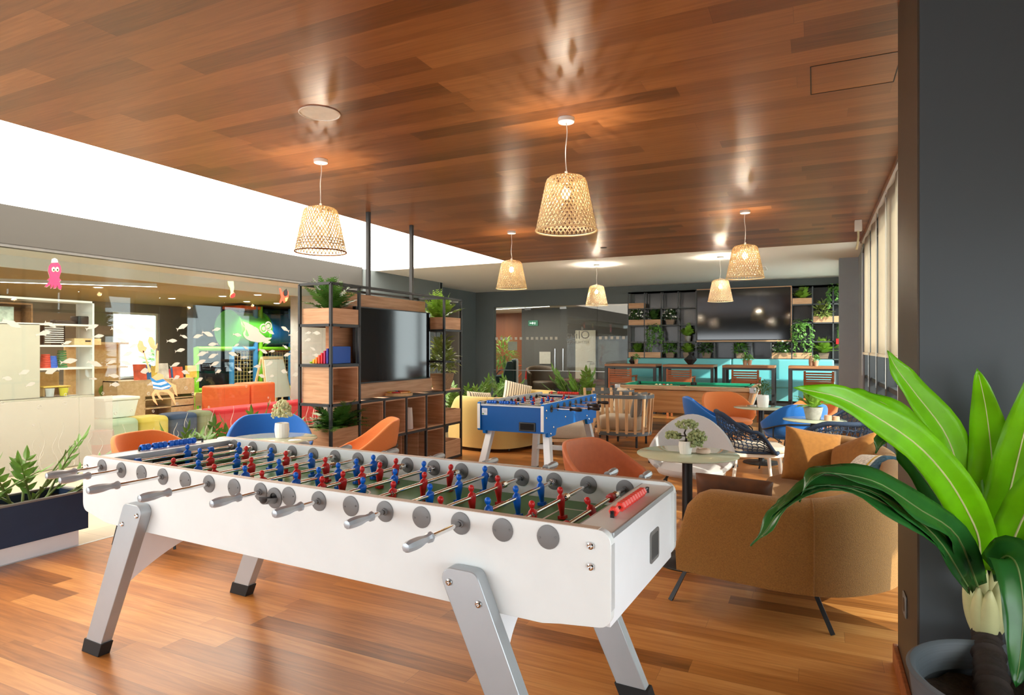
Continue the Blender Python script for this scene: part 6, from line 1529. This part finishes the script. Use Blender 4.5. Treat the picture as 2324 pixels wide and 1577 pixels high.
# toy kitchen behind
t = kthing('toy_kitchen', 'pale wooden toy kitchen unit behind the storage wall', 'toy', -10.75, yat(240, -10.75) - .1)
B().box(-.2, .2, -.45, .45, 0, .6).obj('cabinet', PINE, t, bev=.006); B().box(-.2, -.16, -.45, .45, .6, 1.5).obj('back', PINE, t, smooth=0); B().box(-.2, .05, -.45, .45, 1.1, 1.13).obj('shelf', PINE, t, smooth=0); B().box(-.2, .08, -.45, .45, 1.5, 1.54).obj('shelf', PINE, t, smooth=0)
for k in range(3): B().lathe([(.02, 0), (.016, .02)], 10, d=(1, 0, 0)).obj('knob', mat('knob_%d' % k, [(60, 60, 60), (206, 60, 50), (120, 180, 60)][k], .4), t, loc=(.2, -.3 + .2 * k, .5))
B().sph((.0, .12, .72), .12, 12, 8).obj('green_bowl', mat('toy_green', (110, 160, 60), .5), t)
# low wooden cabinet
xc = -10.2; y0_, y1_ = yat(266, xc), yat(441, xc)
t = kthing('low_cabinet', 'low birch cabinet with paper drawers and cubbies behind the crab sticker', 'cabinet', xc, (y0_ + y1_) / 2); a = (y1_ - y0_) / 2
b = B()
for y in (-a, -a * .35, a * .35, a - .018): b.box(-.38, 0, y, y + .018, 0, .90)
for z in (.0, .25, .40, .55, .88): b.box(-.38, 0, -a * .35, a, z, z + .018)
b.box(-.38, 0, -a, -a * .35, .88, .898).box(-.38, -.37, -a, a, 0, .9); b.obj('carcass', PLY, t, smooth=0)
B().box(-.02, -.002, -a + .018, -a * .35, .0, .88).obj('end_panel', PLY, t, smooth=0)
B().box(-.02, 0.0, -a * .35 + .02, a * .35 - .002, .62, .88).obj('drawer', PLY, t, bev=.003); B().box(-.02, .0, a * .35 + .02, a - .02, .62, .88).obj('drawer', PLY, t, bev=.003); B().box(-.02, .0, a * .35 + .02, a - .02, .3, .53).obj('drawer', PLY, t, bev=.003)
b = B(); r = random.Random(2)
t = kthing('picture_books', 'colourful picture books and toys lined up on the low birch cabinet', 'books', xc - .2, (y0_ + y1_) / 2 + .25, .90)
for k in range(9): c = [(220, 90, 50), (40, 110, 180), (240, 200, 80), (80, 150, 90), (230, 230, 220), (200, 60, 90)][k % 6]; B().box(-.01, .0, -.1, .1, 0, r.uniform(.16, .28)).obj('book', mat('book_%d' % k, c, .6, var=.3, vs=9), t, loc=(r.uniform(-.1, .12), -.5 + .12 * k, 0), rot=(0, rad(r.uniform(-15, -3)), rad(r.uniform(-20, 20))))
# bins
t = kthing('storage_bin', 'white plastic lidded bin standing on the mint pouf', 'bin', -8.86, yat(258, -8.86), .475)
B().hexa([(-.16, -.2, 0), (.16, -.2, 0), (.16, .2, 0), (-.16, .2, 0)], [(-.19, -.24, .24), (.19, -.24, .24), (.19, .24, .24), (-.19, .24, .24)]).obj('bin', WHITEP, t, bev=.012); B().box(-.2, .2, -.255, .255, .24, .285).obj('lid', WHITEP, t, bev=.012)
t = kthing('waste_bin', 'red waste bin with a clear bag folded over its rim behind the glass', 'bin', -8.35, yat(231, -8.35)); B().lathe([(.10, 0), (.13, .36), (.125, .362)], 20).obj('bin', REDP, t); B().lathe([(.125, .20), (.14, .28), (.134, .375), (.128, .38)], 20, capb=False, capt=False).obj('bag', frosted('clear_bag', (226, 224, 224), .45), t)
# poufs along the glass
def pouf(name, label, c, pa, pb, x0=-8.95, x1=-8.5, h=.46, bev=.07):
    y0, y1 = yat(pa, x1), yat(pb, x1); t = kthing(name, label, 'pouf', (x0 + x1) / 2, (y0 + y1) / 2, 0, 0, 'soft play seats'); a = (y1 - y0) / 2 - .005; w = (x1 - x0) / 2
    B().prism(roundpoly([(-w, -a), (w, -a), (w, a), (-w, a)], min(.12, a * .8), 6), 'z', 0, h).obj('seat', mat('pouf_' + label.split()[0], c, .6, var=.03), t, bev=bev, seg=4); return t
pouf('pouf', 'mint green pouf with a white bin on top', (178, 196, 170), 242, 323, h=.47); pouf('pouf', 'yellow rounded pouf between the mint and navy ones', (216, 190, 84), 324, 391)
pouf('pouf', 'navy rounded pouf behind the glossy plants', (38, 58, 92), 392, 456); pouf('pouf', 'olive rounded pouf next to the red bench', (128, 128, 92), 457, 491)
pouf('play_bench', 'long red soft bench along the glass wall', (206, 30, 42), 493, 745, bev=.03)
for k, (pa, pb, l, h) in enumerate(((499, 570, 'left', .76), (571, 627, 'right', .78))):
    x1 = -9.45; y0, y1 = yat(pa, x1), yat(pb, x1); t = kthing('soft_block', 'orange soft block behind the red bench, %s one of the pair' % l, 'block', x1 - .25, (y0 + y1) / 2, 0, 0, 'orange soft blocks'); a = (y1 - y0) / 2 - .01
    B().box(-.25, .25, -a, a, 0, h).obj('block', mat('orange_vinyl_%d' % k, (234, 108, 54), .55, var=.03), t, bev=.04, seg=3)
# easel
xe = -10.2; ye = yat(618, xe); t = kthing('easel', 'wooden easel with a white drawing board in front of the play frame', 'easel', xe, ye, 0, rad(90))
for sx in (-1, 1):
    B().hexa([(sx * .36 - .02, -.3, 0), (sx * .36 + .02, -.3, 0), (sx * .36 + .02, -.27, 0), (sx * .36 - .02, -.27, 0)], [(sx * .26 - .02, -.02, 1.25), (sx * .26 + .02, -.02, 1.25), (sx * .26 + .02, .01, 1.25), (sx * .26 - .02, .01, 1.25)]).obj('leg', PINE, t)
    B().hexa([(sx * .36 - .02, .3, 0), (sx * .36 + .02, .3, 0), (sx * .36 + .02, .33, 0), (sx * .36 - .02, .33, 0)], [(sx * .26 - .02, .01, 1.25), (sx * .26 + .02, .01, 1.25), (sx * .26 + .02, .04, 1.25), (sx * .26 - .02, .04, 1.25)]).obj('leg', PINE, t)
B().box(-.28, .28, -.02, .03, 1.21, 1.26).obj('top_bar', PINE, t)
B().hexa([(-.32, -.215, .42), (.32, -.215, .42), (.32, -.195, .42), (-.32, -.195, .42)], [(-.25, -.05, 1.2), (.25, -.05, 1.2), (.25, -.03, 1.2), (-.25, -.03, 1.2)]).obj('board', mat('whiteboard', (232, 236, 226), .3, var=.01), t)
# play frame with tube slide
xp = -11.9; t = kthing('climbing_structure', 'tall indoor climbing frame with green and blue crawl tubes and netting', 'play structure', xp, 11.4)
GREENPF = mat('green_tube_plastic', (84, 184, 50), .3, var=.03); BLUEPF = mat('blue_tube_plastic', (40, 124, 204), .25, var=.03)
def kyy(px): return yat(px, xp) - 11.4
R0, zc = .40, 1.86
for k, (pa, pb, m_, rr) in enumerate(((517, 588, GREENPF, 1.0), (588, 655, BLUEPF, .98), (655, 722, GREENPF, 1.02))):
    ya, yb = kyy(pa), kyy(pb); b = B(); b.lathe([(R0 * rr * 1.1, 0), (R0 * rr * 1.1, .04), (R0 * rr, .05), (R0 * rr, yb - ya - .05), (R0 * rr * 1.1, yb - ya - .04), (R0 * rr * 1.1, yb - ya)], 36, c=(0, ya, zc), d=(0, 1, 0)); b.obj('crawl_tube', m_, t, smooth=50)
PADG, PADB = mat('lime_foam_pad', (112, 180, 30), .5), mat('sky_blue_foam_pad', (40, 120, 176), .5)
for k, px in enumerate((427, 508, 562, 573, 642, 700)):
    m_ = (PADG, PADB, PADB, PADG, PADB, PADG)[k]; B().cyl((.25, kyy(px), 0), (.25, kyy(px), 1.45 if k < 2 else 2.4), .055, n=14).obj('padded_post', m_, t)
for k, (pa, pb, m_) in enumerate(((427, 508, PADG), (508, 562, PADB), (573, 642, PADG), (642, 722, PADB))):
    for z in (1.42, .55): B().cyl((.25, kyy(pa), z), (.25, kyy(pb), z), .05, n=12).obj('padded_rail', m_ if z > 1 else (PADB if k else PADG), t)
NET = mat('net_cord', (196, 180, 120), .8)
for k, (pa, pb) in enumerate(((510, 560), (575, 640), (644, 720))):
    b = B(); ya, yb = kyy(pa), kyy(pb); n = int((yb - ya) / .085)
    for j in range(n + 1): y = ya + (yb - ya) * j / n; b.box(.2, .206, y - .004, y + .004, .55, 1.42)
    for j in range(10): z = .56 + .085 * j; b.box(.2, .206, ya, yb, z - .004, z + .004)
    o = b.obj('netting', NET, t, smooth=0); o['kind'] = 'stuff'
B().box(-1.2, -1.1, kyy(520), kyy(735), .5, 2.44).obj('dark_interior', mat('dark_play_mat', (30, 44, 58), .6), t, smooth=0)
B().box(-.9, .3, kyy(520), kyy(735), .42, .5).obj('deck', mat('purple_grey_mat', (86, 92, 110), .6), t, bev=.02)
B().box(-.9, .28, kyy(560), kyy(735), 1.36, 1.42).obj('deck', mat('red_mat', (180, 50, 40), .6), t, bev=.02)
B().box(-.3, .3, kyy(525), kyy(572), 2.32, 2.40).obj('roof_panel', mat('orange_roof', (226, 92, 40), .5), t, bev=.02)
B().box(-.9, -.45, kyy(575), kyy(735), 2.3, 2.42).obj('roof_panel', mat('teal_roof', (18, 76, 84), .5), t, bev=.02)
B().box(.15, .3, kyy(657), kyy(735), 2.3, 2.4).obj('fascia', GREENPF, t, bev=.02)
for k, (px, l) in enumerate(((470, 'lime green low table left of the orange blocks'), (690, 'lime green low table behind the red bench near the divider shelf'))):
    x_ = -10.9; t = kthing('play_table', l, 'table', x_, yat(px, x_), 0, 0, 'lime play tables'); B().box(-.4, .4, -.45, .45, .5, .54).obj('top', mat('lime_top_%d' % k, (184, 196, 80), .5), t, bev=.01)
    for sx in (-1, 1):
        for sy in (-1, 1): B().cyl((sx * .32, sy * .36, 0), (sx * .32, sy * .36, .5), .022, n=8).obj('leg', PLY, t)
for k, px in enumerate((460, 487)):
    x_ = -10.15; t = kthing('toddler_chair', ('left', 'right')[k] + ' small bent plywood chair beside the low birch cabinet', 'chair', x_, yat(px, x_) + .1, 0, rad(20 * k), 'toddler chairs')
    B().box(-.15, .15, -.15, .15, .29, .31).obj('seat', PLY, t, bev=.006); B().prism(roundpoly([(-.13, .38), (.13, .38), (.12, .62), (-.12, .62)], .05), 'y', -.16, -.145).obj('backrest', PLY, t)
    for sx in (-1, 1):
        for sy in (-1, 1): B().cyl((sx * .15, sy * .15, 0), (sx * .13, sy * .13, .29 if sy > 0 else .55), .012, n=8).obj('leg', PLY, t)

# ------------------------------------------------------------------ back glass front and the lobby behind it
gxs = [-8.05, -7.11, -6.085, -5.05, -4.24]
SQ = frosted('frosted_squares', (232, 228, 216), .9)
for k in range(4):
    x0, x1 = gxs[k] + .004, gxs[k + 1] - .004
    w = struct(B().box(x0, x1, YB + .02, YB + .032, .01, 2.56).obj(('window_30', 'door_1', 'door_2', 'window_31')[k], GLASS, smooth=0))
    if k != 2:
        b = B(); n = int((x1 - x0) / .135)
        for j in range(n): xx = x0 + .04 + j * (x1 - x0 - .04) / n; b.box(xx, xx + .075, YB + .0185, YB + .0195, 1.66, 1.735)
        b.obj('square_stickers', SQ, w, smooth=0)
    B().box(x0, x1, YB + .012, YB + .04, .82, .836).obj('crossbar', STEEL, w, smooth=0)
    if k in (1, 2):
        hx = x1 - .11 if k == 1 else x0 + .11
        b = B(); b.cyl((hx, YB - .05, .84), (hx, YB - .05, 1.42), .016, n=12)
        for z in (.90, 1.36): b.cyl((hx, YB - .05, z), (hx, YB + .02, z), .01, n=8)
        b.obj('door_handle', CHROME, w)
        B().box(x0, x0 + .18 if k == 1 else x0 + .18, YB + .008, YB + .045, 2.47, 2.53).obj('top_hinge', STEEL, w, smooth=0)
tx = atY(1311, 768, YB + .01)
d2 = bpy.data.objects['door_2']
o = put('lettering', text_mesh('Oliva', .30), mat('frosted_grey_lettering', (150, 150, 144), .6), d2, loc=(tx.x, YB + .017, 1.77), rot=(PI / 2, 0, 0)); o.scale = (-1.05, 1, 1)
o = put('lettering', text_mesh('RESTAURANT', .10), o.data.materials[0], d2, loc=(tx.x, YB + .017, 1.585), rot=(PI / 2, 0, 0)); o.scale = (-1, 1, 1)
o = put('leaf_emblem', B().prism([(0, 0), (.03, .05), (.02, .1), (-.02, .12), (-.03, .05)], 'y', 0, .001).mesh('leaf_emblem', 0), o.data.materials[0], d2, loc=(tx.x + .12, YB + .0165, 1.88))
LOB = mat('lobby_dark_wall', (84, 80, 76), .7, var=.03)
slab('floor_lobby', mat('lobby_floor', (150, 138, 122), .35, var=.04, vs=2), -14.2, -3.5, YB, 24, -.08, 0)
slab('ceiling_lobby', mat('lobby_ceiling', (196, 178, 150), .8, var=.02), -14.2, -3.5, YB + .15, 24, 2.75, 2.8)
slab('wall_lobby_right', LOB, -4.1, -4.0, YB + .15, 21, 0, 2.75)
slab('wall_lobby_back', LOB, -8.85, -4.1, 19.2, 19.35, 0, 2.75)
slab('wall_lobby_end', planks('lobby_wood_wall', [(120, 64, 34), (150, 88, 50), (166, 104, 62)], 2, .2, rough=.5), -14.2, -8.0, 21.5, 21.65, 0, 2.75)
slab('wall_lobby_left', LOB, -14.3, -14.2, 14.2, 24, 0, 2.75)
dx0, dx1 = atY(1306, 800, 19.15).x, atY(1352, 800, 19.15).x
w = struct(B().box(dx0, dx1, 19.14, 19.19, 0, 2.0).obj('door_3', mat('cream_door', (206, 196, 174), .5, var=.02), smooth=0, bev=.004)); B().tube([(dx1 - .1, 19.13, 1.0), (dx1 - .1, 19.08, 1.0), (dx1 - .26, 19.08, 1.0)], .014, 8).obj('door_handle', CHROME, w)
t = thing('linear_light', 'thin light line on the lobby ceiling behind the glass doors', 'lamp', (-8.6, 18.2, 2.75), rad(-18)); B().box(-1.4, 1.4, -.025, .025, -.05, 0).obj('profile', WHITEP, t, smooth=0); B().box(-1.4, 1.4, -.02, .02, -.053, -.0505).obj('diffuser', LEDL, t, smooth=0)
lamp('lobby_light_lamp', 'AREA', (-8.4, 17.6, 2.66), 60, (1, .9, .76), shape='RECTANGLE', size=2.6, size_y=.2)
lamp('lobby_side_lamp', 'AREA', (-11.5, 20.2, 2.66), 60, (1, .84, .66), shape='RECTANGLE', size=2, size_y=.2)
def lat(px, py, y): return atY(px, py, y)
p = lat(1145, 880, 16.6); t = thing('wing_chair', 'dark green wing chair behind the glass front', 'armchair', (p.x, 16.6, 0), rad(-70)); GV = mat('dark_green_velvet', (14, 44, 44), .8, var=.1, sheen=.5)
B().box(-.33, .33, -.34, .3, .18, .45).obj('seat', GV, t, bev=.06, seg=3); B().prism(roundpoly([(-.36, .3), (.36, .3), (.40, 1.12), (-.40, 1.12)], [.05, .05, .12, .12]), 'y', .24, .38).obj('backrest', GV, t, bev=.04, seg=3)
for sx in (-1, 1):
    B().prism(roundpoly([(-.36, .2), (.3, .2), (.3, 1.05), (.12, 1.05), (.0, .65), (-.36, .62)], .06), 'x', sx * .40 - .05, sx * .40 + .05).obj('armrest', GV, t, bev=.03, seg=3)
    for sy in (-1, 1): B().cyl((sx * .3, sy * .26, 0), (sx * .3, sy * .26, .2), .02, n=8).obj('leg', BLACKM, t)
p = lat(1232, 860, 17.4); t = thing('lounge_chair', 'brown rounded lounge chair in the lobby', 'armchair', (p.x, 17.4, 0), rad(40)); BV = mat('brown_leather', (92, 70, 50), .55)
B().grid(lambda u, v: V((.42 * math.sin(-2 + 4 * u) * (1 + .1 * v), .40 * math.cos(-2 + 4 * u), .25 + .65 * v * (1 - .35 * abs(2 * u - 1) ** 2))), 30, 6).obj('backrest', BV, t, solid=.08, smooth=180); B().lathe([(.34, .2), (.38, .25), (.38, .4), (.3, .45)], 24, c=(0, -.05, 0)).obj('seat', BV, t, smooth=60); B().lathe([(.25, 0), (.25, .03), (.05, .06), (.05, .2)], 20).obj('base', BLACKM, t)
p = lat(1145, 850, 16.3); t = plant('bamboo_plant', 'tall leafy indoor plant behind the dark green wing chair', 'plant', (p.x - .6, 17.5, 0), bush_mesh(120, 260, (.38, .34, .65), .22, .035, .1), BUSH); t.children[0].location.z = .75
B().lathe([(.17, 0), (.2, .35), (.19, .36)], 20).obj('pot', ANTH, t); B().cyl((0, 0, .3), (0, 0, 1.2), .03, n=8).obj('stem', STEM, t)
p = lat(1164, 785, YB + .06); t = thing('notice', 'white paper notice fixed to the glass front', 'notice', (p.x, YB + .034, p.z)); B().box(-.14, .14, 0, .004, -.12, .12).obj('sheet', mat('notice_paper', (220, 216, 206), .7), t, smooth=0)
p = lat(1235, 812, 19.1); t = thing('notice_board', 'pale board on the dark lobby wall', 'notice', (p.x, 19.19, p.z)); B().box(-.2, .2, -.02, 0, -.2, .2).obj('sheet', mat('board_paper', (190, 184, 172), .7), t, smooth=0)
p = lat(1208, 733, 19.1); t = thing('exit_sign', 'small green emergency exit sign on the lobby wall', 'sign', (p.x, 19.19, p.z)); B().box(-.17, .17, -.03, 0, -.09, .09).obj('panel', emit('exit_green', (40, 96, 70), .5), t, smooth=0)
b = B(); b.box(-.12, -.02, -.032, -.031, -.012, .012).prism([(-.02, -.045), (.03, 0), (-.02, .045)], 'y', -.032, -.031).box(.06, .075, -.032, -.031, -.05, .03).box(.045, .09, -.032, -.031, -.01, .01); b.obj('pictogram', emit('exit_white', (220, 230, 220), .9), t, smooth=0)
p = lat(1178, 850, 17.5); t = thing('side_table', 'round side table under a red cloth in the lobby', 'table', (p.x + .25, 18.2, 0)); B().grid(lambda u, v: V(((.30 + .05 * math.sin(u * 12 * PI) * v) * math.cos(2 * PI * u), (.30 + .05 * math.sin(u * 12 * PI) * v) * math.sin(2 * PI * u), .80 - .35 * v)), 96, 6, cu=True).lathe([(.30, .80), (.0, .802)], 40, capb=False, capt=False).obj('cloth', REDP, t, smooth=60); B().cyl((0, 0, 0), (0, 0, .78), .03, n=10).obj('column', BLACKM, t); B().lathe([(.2, 0), (.2, .02)], 24).obj('base', BLACKM, t)
p = lat(1172, 830, 20.5); t = thing('bicycle', 'orange bicycle leaning against the wooden lobby wall', 'bicycle', (p.x, 20.6, 0), rad(15)); OB = mat('orange_frame', (230, 96, 40), .4)
for sx in (-1, 1):
    o = B().tube([(sx * .5 + .32 * math.cos(2 * PI * j / 32), 0, .33 + .32 * math.sin(2 * PI * j / 32)) for j in range(32)], .02, 8, closed=True).obj('wheel', BLACKM, t)
    s = B()
    for j in range(8): s.cyl((sx * .5, 0, .33), (sx * .5 + .31 * math.cos(PI * j / 4), 0, .33 + .31 * math.sin(PI * j / 4)), .003, n=4)
    s.obj('spokes', STEEL, o)
B().tube([(-.5, 0, .33), (-.05, 0, .30), (-.18, 0, .85), (-.5, 0, .33)], .018, 8).tube([(-.05, 0, .30), (.40, 0, .82), (-.16, 0, .78)], .02, 8).tube([(.5, 0, .33), (.38, 0, .95)], .018, 8).obj('frame', OB, t); B().tube([(.36, -.25, 1.0), (.38, 0, .97), (.36, .25, 1.0)], .014, 8).obj('handlebar', BLACKM, t); B().sph((-.19, 0, .9), .06, 10, 6, (1.8, .9, .5)).obj('saddle', BLACKM, t)
p = lat(1335, 880, 18.6); t = thing('lobby_bench', 'long low dark bench along the lobby wall', 'bench', (-6.2, 18.7, 0)); B().box(-1.3, 1.3, -.3, .3, .3, .46).obj('seat', mat('mauve_leather', (96, 62, 58), .6), t, bev=.03); B().box(-1.25, 1.25, -.25, .25, 0, .3).obj('base', BLACKM, t, smooth=0)
